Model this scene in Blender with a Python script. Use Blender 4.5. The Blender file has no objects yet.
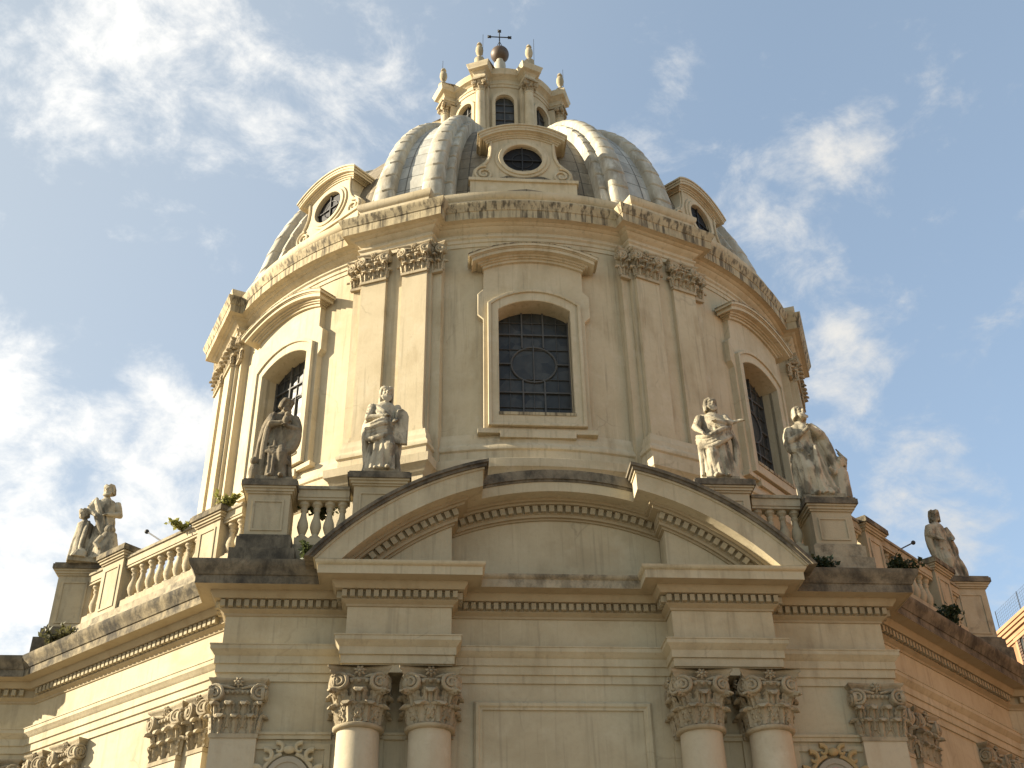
import bpy, bmesh, math, random
from math import sin, cos, pi, radians as RAD, sqrt, acos, asin, atan2, exp
from mathutils import Vector, Matrix, Euler

random.seed(7)
sc = bpy.context.scene
COL = sc.collection
H0 = 1.7            # eye height of the camera above the ground
YD = 16.91          # distance from the facade plane to the axis of the drum

# ------------------------------------------------------------------ camera
cam = bpy.data.cameras.new("camera")
co = bpy.data.objects.new("camera", cam)
COL.objects.link(co)
cam.sensor_width = 36.0
cam.lens = 36.0 * 1164.84 / 1024.0
cam.clip_end = 3000.0
def set_cam(loc, yaw, pitch, roll):
    yaw, pitch, roll = RAD(yaw), RAD(pitch), RAD(roll)
    f = Vector((sin(yaw) * cos(pitch), cos(yaw) * cos(pitch), sin(pitch)))
    r = Vector((cos(yaw), -sin(yaw), 0.0))
    u = r.cross(f)
    r2 = cos(roll) * r + sin(roll) * u
    u2 = -sin(roll) * r + cos(roll) * u
    m = Matrix((r2, u2, -f)).transposed().to_4x4()
    m.translation = Vector(loc)
    co.matrix_world = m
set_cam((-3.65, -29.92, H0), 4.74, 33.95, -1.17)
sc.camera = co

# ------------------------------------------------------------------ light
SUN_AZ, SUN_EL = -87.0, 23.0       # azimuth clockwise from +Y
SKY_STRENGTH = 0.12
world = bpy.data.worlds.new("World")
sc.world = world
world.use_nodes = True
def build_sky():
    nt = world.node_tree
    N, L = nt.nodes, nt.links
    bg = N["Background"]
    bg.inputs[1].default_value = SKY_STRENGTH
    sky = N.new("ShaderNodeTexSky")
    sky.sky_type = 'NISHITA'
    sky.sun_disc = False
    sky.sun_elevation = RAD(SUN_EL)
    sky.sun_rotation = RAD(SUN_AZ)
    sky.air_density = 1.0
    sky.dust_density = 0.7
    tc = N.new("ShaderNodeTexCoord")
    def math_(op, a, b=None, clamp=False):
        n = N.new("ShaderNodeMath"); n.operation = op; n.use_clamp = clamp
        for i, v in enumerate((a, b)):
            if v is None: continue
            if isinstance(v, (int, float)): n.inputs[i].default_value = v
            else: L.new(v, n.inputs[i])
        return n.outputs[0]
    mp = N.new("ShaderNodeMapping"); mp.inputs['Scale'].default_value = (1.0, 1.0, 1.5)
    mp.inputs['Rotation'].default_value = (0.0, 0.35, 0.2)
    L.new(tc.outputs['Generated'], mp.inputs['Vector'])
    def noise(scale, detail, rough, dist, off):
        m2 = N.new("ShaderNodeMapping"); m2.inputs['Location'].default_value = off
        L.new(mp.outputs[0], m2.inputs['Vector'])
        n = N.new("ShaderNodeTexNoise"); n.inputs['Scale'].default_value = scale
        n.inputs['Detail'].default_value = detail; n.inputs['Roughness'].default_value = rough
        n.inputs['Distortion'].default_value = dist
        L.new(m2.outputs[0], n.inputs['Vector'])
        return n.outputs['Fac']
    # cloud masses, each a direction in the sky, its tightness and its weight
    masses = [((-0.31, 0.60, 0.74), 320, .5), ((-0.27, 0.62, 0.74), 420, .7), ((-0.23, 0.65, 0.725), 420, .8), ((-0.19, 0.67, 0.72), 420, .75),
              ((-0.146, 0.683, 0.716), 420, .75), ((-0.09, 0.697, 0.711), 600, .62), ((-0.25, 0.735, 0.63), 260, -.32), ((-0.31, 0.715, 0.625), 300, -.12), ((-0.26, 0.775, 0.575), 420, -.3),
              ((-0.29, 0.825, 0.485), 260, .8), ((-0.22, 0.835, 0.50), 260, .7), ((-0.30, 0.86, 0.42), 170, .9), ((-0.34, 0.87, 0.36), 90, .7),
              ((0.188, 0.633, 0.751), 1300, .5), ((0.335, 0.647, 0.685), 1300, .5), ((0.295, 0.664, 0.687), 1000, .5), ((0.276, 0.708, 0.649), 900, .5),
              ((0.168, 0.686, 0.708), 1500, .45), ((0.311, 0.737, 0.60), 900, .45), ((0.342, 0.748, 0.568), 1100, .3), ((0.40, 0.785, 0.47), 220, .22),
              ((0.46, 0.77, 0.44), 160, .25), ((0.104, 0.72, 0.686), 900, .35),
              ((-0.75, 0.2, 0.5), 8, .4), ((-0.6, -0.6, 0.5), 6, .3), ((0.1, -0.9, 0.45), 6, .2)]
    tot = None
    for d, k, a in masses:
        dv = Vector(d).normalized()
        vm = N.new("ShaderNodeVectorMath"); vm.operation = 'DOT_PRODUCT'
        L.new(tc.outputs['Generated'], vm.inputs[0]); vm.inputs[1].default_value = dv
        e = math_('MULTIPLY', math_('SUBTRACT', vm.outputs['Value'], 1.0), float(k))
        e = math_('MULTIPLY', math_('EXPONENT', e), a)
        tot = e if tot is None else math_('ADD', tot, e)
    tot = math_('MULTIPLY', math_('MINIMUM', tot, 0.9), 0.85)
    n1 = noise(5.0, 9.0, 0.62, 0.5, (1.3, 4.1, 0.7))
    n2 = noise(16.0, 8.0, 0.65, 0.3, (7.3, 0.1, 2.7))
    n3 = noise(2.2, 5.0, 0.6, 0.8, (3.0, 8.1, 5.7))
    nn = math_('ADD', math_('MULTIPLY', n1, 0.55), math_('MULTIPLY', n2, 0.45))
    dens = math_('ADD', math_('MULTIPLY', math_('SUBTRACT', nn, 0.5), 4.6), tot)
    dens = math_('ADD', dens, math_('MULTIPLY', math_('SUBTRACT', n3, 0.5), 0.9))
    mr = N.new("ShaderNodeMapRange"); mr.interpolation_type = 'SMOOTHSTEP'
    mr.inputs['From Min'].default_value = 0.16; mr.inputs['From Max'].default_value = 1.2
    L.new(dens, mr.inputs['Value'])
    cover = math_('MULTIPLY', mr.outputs[0], 0.9, clamp=True)
    # clouds brighter towards the sun, thin grey elsewhere
    sd = Vector((sin(RAD(SUN_AZ)) * cos(RAD(SUN_EL)), cos(RAD(SUN_AZ)) * cos(RAD(SUN_EL)), sin(RAD(SUN_EL))))
    vm = N.new("ShaderNodeVectorMath"); vm.operation = 'DOT_PRODUCT'
    L.new(tc.outputs['Generated'], vm.inputs[0]); vm.inputs[1].default_value = sd
    g = N.new("ShaderNodeMapRange"); g.inputs['From Min'].default_value = -0.4; g.inputs['From Max'].default_value = 0.75
    g.inputs['To Min'].default_value = 1.9; g.inputs['To Max'].default_value = 3.9
    L.new(vm.outputs['Value'], g.inputs['Value'])
    cc = N.new("ShaderNodeVectorMath"); cc.operation = 'SCALE'; cc.inputs[0].default_value = (1.0, 0.965, 0.90)
    L.new(g.outputs[0], cc.inputs['Scale'])
    # hazy veil that pales the blue
    veil = N.new("ShaderNodeMixRGB"); veil.inputs['Fac'].default_value = 0.50
    veil.inputs['Color2'].default_value = (0.98, 1.15, 1.19, 1)
    L.new(sky.outputs[0], veil.inputs['Color1'])
    # sunlit haze on the sun's side of the sky
    hz = N.new("ShaderNodeMapRange"); hz.interpolation_type = 'SMOOTHSTEP'
    hz.inputs['From Min'].default_value = .05; hz.inputs['From Max'].default_value = .75; hz.inputs['To Max'].default_value = .62
    L.new(vm.outputs['Value'], hz.inputs['Value'])
    glow = N.new("ShaderNodeMixRGB"); glow.inputs['Color2'].default_value = (1.85, 1.96, 1.96, 1)
    L.new(hz.outputs[0], glow.inputs['Fac']); L.new(veil.outputs[0], glow.inputs['Color1'])
    mx = N.new("ShaderNodeMixRGB")
    L.new(cover, mx.inputs['Fac']); L.new(glow.outputs[0], mx.inputs['Color1']); L.new(cc.outputs[0], mx.inputs['Color2'])
    L.new(mx.outputs[0], bg.inputs[0])
build_sky()

sl = bpy.data.lights.new("sun", 'SUN')
sl.energy = 5.0
sl.angle = RAD(0.6)
sl.color = (1.0, 0.89, 0.70)
so = bpy.data.objects.new("sun", sl)
COL.objects.link(so)
sdir = Vector((sin(RAD(SUN_AZ)) * cos(RAD(SUN_EL)), cos(RAD(SUN_AZ)) * cos(RAD(SUN_EL)), sin(RAD(SUN_EL))))
so.rotation_euler = sdir.to_track_quat('Z', 'Y').to_euler()
so.location = (-40, 0, 60)

vs = sc.view_settings
vs.view_transform = 'Standard'
vs.look = 'None'
vs.gamma = 1.0
vs.use_curve_mapping = False
vs.exposure = 1.6

# ------------------------------------------------------------------ materials
def new_mat(name):
    m = bpy.data.materials.new(name); m.use_nodes = True
    return m, m.node_tree.nodes, m.node_tree.links, m.node_tree.nodes["Principled BSDF"]

def stone(name, base, dark, light=None, blotch=.5, streak=0.0, streak_col=(.03, .027, .022), streak_lo=.5, streak_hi=.68, soot=0.0,
          soot_lo=.48, soot_hi=.62, bump=.25, rough=.9, fine=18.0, soot_scale=.9, streak_xy=2.2, streak_z=.22, streak_det=5, streak_mask=False, runs=0.0, cracks=0.0):
    """weathered plaster or stone: blotches, rain streaks, soot patches, grain"""
    m, N, L, P = new_mat(name)
    geo = N.new("ShaderNodeNewGeometry")
    def noise(scale, detail=5.0, rough_=.6, sc3=(1, 1, 1), dist=0.0):
        mp = N.new("ShaderNodeMapping"); mp.inputs['Scale'].default_value = sc3
        L.new(geo.outputs['Position'], mp.inputs['Vector'])
        n = N.new("ShaderNodeTexNoise"); n.inputs['Scale'].default_value = scale
        n.inputs['Detail'].default_value = detail; n.inputs['Roughness'].default_value = rough_; n.inputs['Distortion'].default_value = dist
        L.new(mp.outputs[0], n.inputs['Vector'])
        return n.outputs['Fac']
    def ramp(fac, lo, hi):
        r = N.new("ShaderNodeMapRange"); r.inputs['From Min'].default_value = lo; r.inputs['From Max'].default_value = hi
        r.interpolation_type = 'SMOOTHSTEP'
        L.new(fac, r.inputs['Value'])
        return r.outputs[0]
    def mix(fac, a, b):
        x = N.new("ShaderNodeMixRGB")
        if isinstance(fac, float): x.inputs['Fac'].default_value = fac
        else: L.new(fac, x.inputs['Fac'])
        for i, v in ((1, a), (2, b)):
            if isinstance(v, tuple): x.inputs[i].default_value = (*v, 1)
            else: L.new(v, x.inputs[i])
        return x.outputs[0]
    def mul(a, k):
        x = N.new("ShaderNodeMath"); x.operation = 'MULTIPLY'; L.new(a, x.inputs[0]); x.inputs[1].default_value = k
        return x.outputs[0]
    c = mix(mul(ramp(noise(.55, 6, .62, dist=.6), .35, .75), blotch), base, dark)
    if light: c = mix(mul(ramp(noise(1.3, 5, .6), .52, .75), .6), c, light)
    c = mix(mul(ramp(noise(fine * .45, 6, .7), .45, .8), .28), c, tuple(v * .62 for v in base))
    if streak:
        sf = mul(ramp(noise(streak_xy, streak_det, .6, (1, 1, streak_z)), streak_lo, streak_hi), streak)
        if streak_mask:
            x = N.new("ShaderNodeMath"); x.operation = 'MULTIPLY'; L.new(sf, x.inputs[0]); L.new(ramp(noise(.38, 4, .6, dist=.8), .38, .66), x.inputs[1]); sf = x.outputs[0]
        c = mix(sf, c, streak_col)
    if runs:       # thin rain runs and hairline cracks
        c = mix(mul(ramp(noise(7.5, 3, .5, (1, 1, .045)), .56, .70), runs), c, tuple(v * .45 for v in base))
        c = mix(mul(ramp(noise(9.0, 3, .5, (1, 1, .05)), .60, .72), runs * .7), c, tuple(min(1, v * 1.25) for v in base))
        vo = N.new("ShaderNodeTexVoronoi"); vo.feature = 'DISTANCE_TO_EDGE'; vo.inputs['Scale'].default_value = .42
        wn = N.new("ShaderNodeVectorMath"); wn.operation = 'ADD'; sc_ = N.new("ShaderNodeVectorMath"); sc_.operation = 'SCALE'; sc_.inputs['Scale'].default_value = .55
        nz = N.new("ShaderNodeTexNoise"); nz.inputs['Scale'].default_value = 1.1; nz.inputs['Detail'].default_value = 7; L.new(geo.outputs['Position'], nz.inputs['Vector'])
        L.new(nz.outputs['Color'], sc_.inputs[0]); L.new(geo.outputs['Position'], wn.inputs[0]); L.new(sc_.outputs[0], wn.inputs[1]); L.new(wn.outputs[0], vo.inputs['Vector'])
        r = N.new("ShaderNodeMapRange"); r.inputs['From Min'].default_value = .012; r.inputs['From Max'].default_value = 0.0; L.new(vo.outputs['Distance'], r.inputs['Value'])
        x = N.new("ShaderNodeMath"); x.operation = 'MULTIPLY'; L.new(r.outputs[0], x.inputs[0]); L.new(ramp(noise(.5, 3), .52, .62), x.inputs[1])
        c = mix(mul(x.outputs[0], .32), c, tuple(v * .35 for v in base))
    if soot:
        c = mix(mul(ramp(noise(soot_scale, 9, .72, (1, 1, .75), .3), soot_lo, soot_hi), soot), c, (.025, .023, .02))
    L.new(c, P.inputs['Base Color'])
    P.inputs['Roughness'].default_value = rough
    P.inputs['Specular IOR Level'].default_value = .2
    b = N.new("ShaderNodeBump"); b.inputs['Strength'].default_value = bump; b.inputs['Distance'].default_value = .03
    L.new(noise(fine, 6, .7), b.inputs['Height'])
    L.new(b.outputs[0], P.inputs['Normal'])
    return m

M = {}
M['facade'] = stone("facade_plaster", (0.428, 0.367, 0.247), (0.342, 0.286, 0.184), (0.468, 0.411, 0.292), blotch=.95, streak=.40, streak_col=(.19, .155, .095), streak_lo=.46, streak_hi=.74, streak_mask=True, runs=.30, bump=.3)
M['trim'] = stone("facade_trim", (0.440, 0.377, 0.253), (0.348, 0.288, 0.182), (0.480, 0.421, 0.296), blotch=.95, streak=.45, streak_col=(.16, .125, .075), streak_lo=.46, streak_hi=.74, streak_mask=True, runs=.30, bump=.3)
M['dentil'] = stone("dentil_stone", (.34, .288, .19), (.265, .218, .138), None, blotch=.9, streak=.4, streak_col=(.14, .11, .065), bump=.3)
M['ochre'] = stone("bounce_toned_trim", (0.345, 0.280, 0.178), (0.285, 0.225, 0.135), None, blotch=.8, streak=.25, streak_col=(.2, .14, .07), bump=.2)  # trim under the cornices, warm brown of bounced light put into its colour
M['drum'] = stone("drum_plaster", (0.472, 0.395, 0.262), (0.382, 0.310, 0.192), (0.510, 0.437, 0.310), blotch=.7, streak=.55, streak_col=(.25, .185, .10), streak_lo=.46, streak_hi=.74, streak_mask=True, runs=.32, bump=.25)
M['drumtrim'] = stone("drum_trim", (0.498, 0.421, 0.286), (0.405, 0.332, 0.210), (0.535, 0.465, 0.335), blotch=.85, streak=.50, streak_col=(.24, .18, .10), streak_lo=.46, streak_hi=.74, streak_mask=True, runs=.32, bump=.25)
M['drip'] = stone("drip_stained_stone", (0.416, 0.344, 0.216), (0.320, 0.256, 0.152), None, blotch=.8, streak=.85, streak_col=(.07, .056, .037), streak_lo=.44, streak_hi=.64, soot=.55, soot_lo=.50, soot_hi=.74, streak_xy=6.5, streak_z=.07, streak_det=4, bump=.35)
M['soot'] = stone("soot_black_stone", (0.216, 0.180, 0.124), (0.104, 0.088, 0.064), (0.320, 0.272, 0.192), blotch=.9, streak=.5, streak_col=(.05, .042, .03), soot=.85, soot_lo=.33, soot_hi=.72, bump=.5, soot_scale=1.9)
M['halfsoot'] = stone("part_sooted_stone", (0.352, 0.300, 0.204), (0.264, 0.216, 0.144), (0.400, 0.344, 0.248), blotch=.8, streak=.45, streak_col=(.09, .075, .05), soot=.85, soot_lo=.40, soot_hi=.74, bump=.4, soot_scale=1.9)
M['brownsoot'] = stone("brown_mottled_cornice_stone", (.30, .245, .15), (.20, .16, .10), (.36, .30, .19), blotch=.9, streak=.6, streak_col=(.07, .055, .035), soot=.9, soot_lo=.32, soot_hi=.64, bump=.5, soot_scale=2.0)
M['column'] = stone("column_travertine", (0.42, 0.36, 0.255), (0.399, 0.336, 0.230), (0.510, 0.451, 0.340), blotch=.6, streak=.3, streak_col=(.33, .25, .15), bump=.2)
M['capital'] = stone("capital_travertine", (0.350, 0.292, 0.195), (0.245, 0.197, 0.125), (0.415, 0.355, 0.255), blotch=.9, streak=.55, streak_col=(.13, .10, .06), soot=.35, soot_lo=.5, soot_hi=.7, bump=.5, fine=26)
M['drumcap'] = stone("drum_capital_stone", (0.395, 0.325, 0.215), (0.295, 0.238, 0.150), None, blotch=.8, streak=.5, streak_col=(.12, .09, .05), bump=.4)
M['statuedark'] = stone("blackened_statue_travertine", (.25, .205, .135), (.15, .12, .08), (.34, .285, .19), blotch=.9, streak=.7, streak_col=(.05, .04, .028), streak_lo=.42, streak_hi=.64, streak_xy=2.6, streak_z=.45, soot=.5, soot_lo=.48, soot_hi=.68, soot_scale=2.2, bump=.5, fine=30)
M['statue'] = stone("statue_travertine", (0.430, 0.375, 0.270), (0.300, 0.255, 0.175), (0.510, 0.455, 0.345), blotch=.9, streak=.72, streak_col=(.07, .058, .04), streak_lo=.47, streak_hi=.62, streak_xy=2.6, streak_z=.45, soot=.5, soot_lo=.55, soot_hi=.66, soot_scale=2.2, bump=.5, fine=30)
M['baluster'] = stone("balustrade_stone", (0.400, 0.336, 0.224), (0.304, 0.252, 0.160), (0.448, 0.384, 0.272), blotch=.8, streak=.4, streak_col=(.15, .12, .08), soot=.45, soot_lo=.55, soot_hi=.68, bump=.35)
M['lead'] = None
M['paving'] = stone("paving_stone", (.22, .195, .16), (.15, .135, .11), None, blotch=.8, bump=.2)
M['house'] = stone("orange_plaster", (.29, .15, .08), (.235, .12, .062), None, blotch=.7, streak=.3, streak_col=(.3, .15, .07), bump=.2)
M['housetrim'] = stone("house_trim", (.34, .20, .11), (.27, .155, .085), None, blotch=.7, streak=.3, streak_col=(.25, .16, .09), bump=.2)
M['roof'] = stone("terrace_roof", (.30, .26, .20), (.2, .17, .13), None, soot=.5)
M['pink'] = stone("painted_rose", (.42, .20, .17), (.40, .27, .20), None, blotch=.8)
M['gilt'] = stone("ochre_scrollwork", (.40, .30, .15), (.30, .21, .10), None, blotch=.8)
M['palegrey'] = stone("pale_shield_stone", (.33, .29, .22), (.25, .22, .165), None, blotch=.8)

def lead_mat(name, base, dark, light, bands=1.0, brick=False):
    m, N, L, P = new_mat(name)
    geo = N.new("ShaderNodeNewGeometry")
    def noise(scale, sc3, detail=6, rough=.65):
        mp = N.new("ShaderNodeMapping"); mp.inputs['Scale'].default_value = sc3
        L.new(geo.outputs['Position'], mp.inputs['Vector'])
        n = N.new("ShaderNodeTexNoise"); n.inputs['Scale'].default_value = scale; n.inputs['Detail'].default_value = detail; n.inputs['Roughness'].default_value = rough
        L.new(mp.outputs[0], n.inputs['Vector']); return n.outputs['Fac']
    def rmp(f, lo, hi):
        r = N.new("ShaderNodeMapRange"); r.inputs['From Min'].default_value = lo; r.inputs['From Max'].default_value = hi; L.new(f, r.inputs['Value']); return r.outputs[0]
    a = N.new("ShaderNodeMixRGB"); a.inputs[1].default_value = (*base, 1); a.inputs[2].default_value = (*dark, 1); L.new(rmp(noise(1.1, (1, 1, .35)), .4, .7), a.inputs[0])
    b = N.new("ShaderNodeMixRGB"); b.inputs[2].default_value = (*light, 1); L.new(a.outputs[0], b.inputs[1]); L.new(rmp(noise(2.6, (1, 1, .3)), .5, .72), b.inputs[0])
    out = b.outputs[0]
    bp = N.new("ShaderNodeBump"); bp.inputs['Strength'].default_value = .35; bp.inputs['Distance'].default_value = .04
    hgt = noise(7, (1, 1, 1))
    if brick:
        uv = N.new("ShaderNodeUVMap")
        br = N.new("ShaderNodeTexBrick"); br.inputs['Scale'].default_value = 1.0
        br.inputs['Brick Width'].default_value = 0.62; br.inputs['Row Height'].default_value = 0.85; br.inputs['Mortar Size'].default_value = .022
        br.inputs['Color1'].default_value = (.78, .78, .78, 1); br.inputs['Color2'].default_value = (1.15, 1.12, 1.08, 1); br.inputs['Mortar'].default_value = (.35, .34, .32, 1)
        br.offset = 0.0 if brick == 'stack' else .5
        L.new(uv.outputs[0], br.inputs['Vector'])
        mm = N.new("ShaderNodeMixRGB"); mm.blend_type = 'MULTIPLY'; mm.inputs[0].default_value = 1.0
        L.new(out, mm.inputs[1]); L.new(br.outputs['Color'], mm.inputs[2]); out = mm.outputs[0]
        inv = N.new("ShaderNodeMath"); inv.operation = 'SUBTRACT'; inv.inputs[0].default_value = 1.2; L.new(br.outputs['Fac'], inv.inputs[1])
        ad = N.new("ShaderNodeMath"); ad.operation = 'ADD'; L.new(inv.outputs[0], ad.inputs[0]); L.new(hgt, ad.inputs[1]); hgt = ad.outputs[0]
    L.new(out, P.inputs['Base Color'])
    P.inputs['Roughness'].default_value = .72; P.inputs['Specular IOR Level'].default_value = .35
    L.new(hgt, bp.inputs['Height']); L.new(bp.outputs[0], P.inputs['Normal'])
    return m
M['leaddark'] = lead_mat("dull_lead_sheet", (.20, .165, .11), (.12, .098, .066), (.29, .245, .17), brick='stack')
M['leadpale'] = lead_mat("pale_lead_sheet", (.38, .38, .345), (.26, .25, .215), (.46, .455, .41), brick='stack')
M['rib'] = lead_mat("lead_rib", (.38, .345, .265), (.20, .17, .12), (.49, .46, .38))

def simple(name, col, rough, metal=0.0, spec=.5, var=.4, scale=6.0):
    m, N, L, P = new_mat(name)
    geo = N.new("ShaderNodeNewGeometry")
    n = N.new("ShaderNodeTexNoise"); n.inputs['Scale'].default_value = scale; n.inputs['Detail'].default_value = 4
    L.new(geo.outputs['Position'], n.inputs['Vector'])
    x = N.new("ShaderNodeMixRGB"); x.inputs[1].default_value = (*col, 1); x.inputs[2].default_value = (*[c * (1 - var) for c in col], 1)
    L.new(n.outputs['Fac'], x.inputs[0]); L.new(x.outputs[0], P.inputs['Base Color'])
    P.inputs['Roughness'].default_value = rough; P.inputs['Metallic'].default_value = metal; P.inputs['Specular IOR Level'].default_value = spec
    return m
M['bars'] = simple("window_lead_bars", (.09, .085, .075), .7)
M['iron'] = simple("dark_iron", (.05, .048, .045), .6, .6)
M['bronze'] = simple("brown_copper", (.11, .075, .05), .55, .3)
M['wood'] = simple("shutter_wood", (.09, .05, .03), .7)
M['stem'] = simple("plant_stem", (.10, .075, .04), .9)

def glass_mat():
    m, N, L, P = new_mat("old_window_glass")
    geo = N.new("ShaderNodeNewGeometry")
    v = N.new("ShaderNodeTexVoronoi"); v.inputs['Scale'].default_value = 2.2; L.new(geo.outputs['Position'], v.inputs['Vector'])
    n = N.new("ShaderNodeTexNoise"); n.inputs['Scale'].default_value = 3.0; n.inputs['Detail'].default_value = 5; L.new(geo.outputs['Position'], n.inputs['Vector'])
    x = N.new("ShaderNodeMixRGB"); x.inputs[1].default_value = (.020, .022, .022, 1); x.inputs[2].default_value = (.10, .098, .085, 1)
    av = N.new('ShaderNodeMath'); av.operation = 'MULTIPLY'; L.new(n.outputs['Fac'], av.inputs[0]); L.new(v.outputs['Color'], av.inputs[1])
    L.new(av.outputs[0], x.inputs[0]); L.new(x.outputs[0], P.inputs['Base Color'])
    P.inputs['Roughness'].default_value = .30; P.inputs['Specular IOR Level'].default_value = .28
    bp = N.new("ShaderNodeBump"); bp.inputs['Strength'].default_value = .25; bp.inputs['Distance'].default_value = .05
    L.new(v.outputs['Distance'], bp.inputs['Height']); L.new(bp.outputs[0], P.inputs['Normal'])
    return m
M['glass'] = glass_mat()
M['darkpane'] = simple("dusty_dark_pane", (.012, .011, .010), .6, spec=.25)

def leaf_mat(name, a, b):
    m, N, L, P = new_mat(name)
    geo = N.new("ShaderNodeNewGeometry")
    n = N.new("ShaderNodeTexNoise"); n.inputs['Scale'].default_value = 7.0; n.inputs['Detail'].default_value = 3; L.new(geo.outputs['Position'], n.inputs['Vector'])
    x = N.new("ShaderNodeMixRGB"); x.inputs[1].default_value = (*a, 1); x.inputs[2].default_value = (*b, 1)
    L.new(n.outputs['Fac'], x.inputs[0]); L.new(x.outputs[0], P.inputs['Base Color'])
    P.inputs['Roughness'].default_value = .6
    t = N.new("ShaderNodeBsdfTranslucent"); L.new(x.outputs[0], t.inputs['Color'])
    mx = N.new("ShaderNodeMixShader"); mx.inputs[0].default_value = .35
    L.new(P.outputs[0], mx.inputs[1]); L.new(t.outputs[0], mx.inputs[2]); L.new(mx.outputs[0], N["Material Output"].inputs['Surface'])
    return m
M['fern'] = leaf_mat("fern_leaf", (.22, .22, .05), (.34, .32, .09))
M['ivy'] = leaf_mat("ivy_leaf", (.045, .065, .02), (.09, .10, .035))
M['bushdark'] = leaf_mat("dark_bush_leaf", (.02, .035, .014), (.045, .06, .022))
M['bush'] = leaf_mat("bush_leaf", (.065, .07, .025), (.15, .13, .055))

# ------------------------------------------------------------------ mesh helpers
class MB:
    def __init__(self):
        self.v, self.f, self.uv = [], [], {}
    def add(self, vs, fs):
        o = len(self.v); self.v += [tuple(p) for p in vs]; self.f += [tuple(i + o for i in f) for f in fs]
    def box(self, x0, x1, y0, y1, z0, z1):
        self.add([(x0, y0, z0), (x1, y0, z0), (x1, y1, z0), (x0, y1, z0), (x0, y0, z1), (x1, y0, z1), (x1, y1, z1), (x0, y1, z1)],
                 [(3, 2, 1, 0), (4, 5, 6, 7), (0, 1, 5, 4), (1, 2, 6, 5), (2, 3, 7, 6), (3, 0, 4, 7)])
    def obox(self, o, u, n, s0, s1, d0, d1, z0, z1):
        """box along direction u, outwards along n, from point o"""
        P = lambda s, d, z: (o[0] + u[0] * s + n[0] * d, o[1] + u[1] * s + n[1] * d, z)
        self.add([P(s0, d1, z0), P(s1, d1, z0), P(s1, d0, z0), P(s0, d0, z0), P(s0, d1, z1), P(s1, d1, z1), P(s1, d0, z1), P(s0, d0, z1)],
                 [(3, 2, 1, 0), (4, 5, 6, 7), (0, 1, 5, 4), (1, 2, 6, 5), (2, 3, 7, 6), (3, 0, 4, 7)])
    def grid(self, rows, close_u=False, close_v=False, uvs=None):
        nr, nc = len(rows), len(rows[0]); o = len(self.v)
        for r in rows: self.v += [tuple(p) for p in r]
        for i in range(nr if close_v else nr - 1):
            for j in range(nc if close_u else nc - 1):
                a, b = i, (i + 1) % nr; c, d = j, (j + 1) % nc
                idx = (o + a * nc + c, o + a * nc + d, o + b * nc + d, o + b * nc + c)
                if uvs:
                    self.uv[len(self.f)] = (uvs[a][c], uvs[a][d], uvs[b][d], uvs[b][c])
                self.f.append(idx)
    def lathe(self, prof, n=32, c=(0, 0), cap=True, a0=0.0, a1=2 * pi):
        full = abs(a1 - a0 - 2 * pi) < 1e-6
        rows = [[(c[0] + r * cos(a0 + (a1 - a0) * k / n), c[1] + r * sin(a0 + (a1 - a0) * k / n), z) for k in range(n if full else n + 1)] for r, z in prof]
        self.grid(rows, close_u=full)
        if cap and full:
            o = len(self.v); self.v += rows[0] + rows[-1]
            self.f.append(tuple(o + k for k in range(n))[::-1]); self.f.append(tuple(o + n + k for k in range(n)))
    def sweep(self, path, prof, closed=False, i0=0, i1=None, cap0=False, cap1=False):
        """profile (outward offset, z) along a plan path with mitred corners; outward is right of the direction of travel"""
        n = len(path)
        if i1 is None: i1 = n - 1
        pts = []
        for i in range(n):
            p = Vector(path[i])
            a = path[(i - 1) % n] if (closed or i > 0) else None
            b = path[(i + 1) % n] if (closed or i < n - 1) else None
            ns = []
            if a is not None: d = (p - Vector(a)).normalized(); ns.append(Vector((d.y, -d.x)))
            if b is not None: d = (Vector(b) - p).normalized(); ns.append(Vector((d.y, -d.x)))
            m = ns[0] if len(ns) == 1 else (ns[0] + ns[1]) / max(.25, 1 + ns[0].dot(ns[1]))
            pts.append((p, m))
        rng = list(range(n)) if closed else list(range(i0, i1 + 1))
        cols = [[(pts[i][0].x + pts[i][1].x * d, pts[i][0].y + pts[i][1].y * d, z) for d, z in prof] for i in rng]
        rows = [[c[k] for c in cols] for k in range(len(prof))]
        self.grid(rows, close_u=closed)
        for flag, c, rev in ((cap0, cols[0], True), (cap1, cols[-1], False)):
            if flag:
                o = len(self.v); self.v += c; t = tuple(range(o, o + len(c))); self.f.append(t[::-1] if rev else t)
    def tube(self, pts, rad, n=10, cap=True):
        pts = [Vector(p) for p in pts]
        if isinstance(rad, (int, float)): rad = [rad] * len(pts)
        rows = []; up = Vector((.123, .05, 1.0)).normalized()
        prev = None
        for i, p in enumerate(pts):
            t = (pts[min(i + 1, len(pts) - 1)] - pts[max(i - 1, 0)])
            t = t.normalized() if t.length > 1e-9 else Vector((0, 0, 1))
            a = prev if prev is not None else (up if abs(t.dot(up)) < .9 else Vector((1, 0, 0)))
            a = (a - t * a.dot(t)); a = a.normalized() if a.length > 1e-6 else t.orthogonal().normalized()
            b = t.cross(a); prev = a
            rows.append([p + (a * cos(2 * pi * k / n) + b * sin(2 * pi * k / n)) * rad[i] for k in range(n)])
        self.grid(rows, close_u=True)
        if cap:
            for r, rev in ((rows[0], True), (rows[-1], False)):
                o = len(self.v); self.v += [tuple(p) for p in r]; t = tuple(range(o, o + n)); self.f.append(t[::-1] if rev else t)
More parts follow.
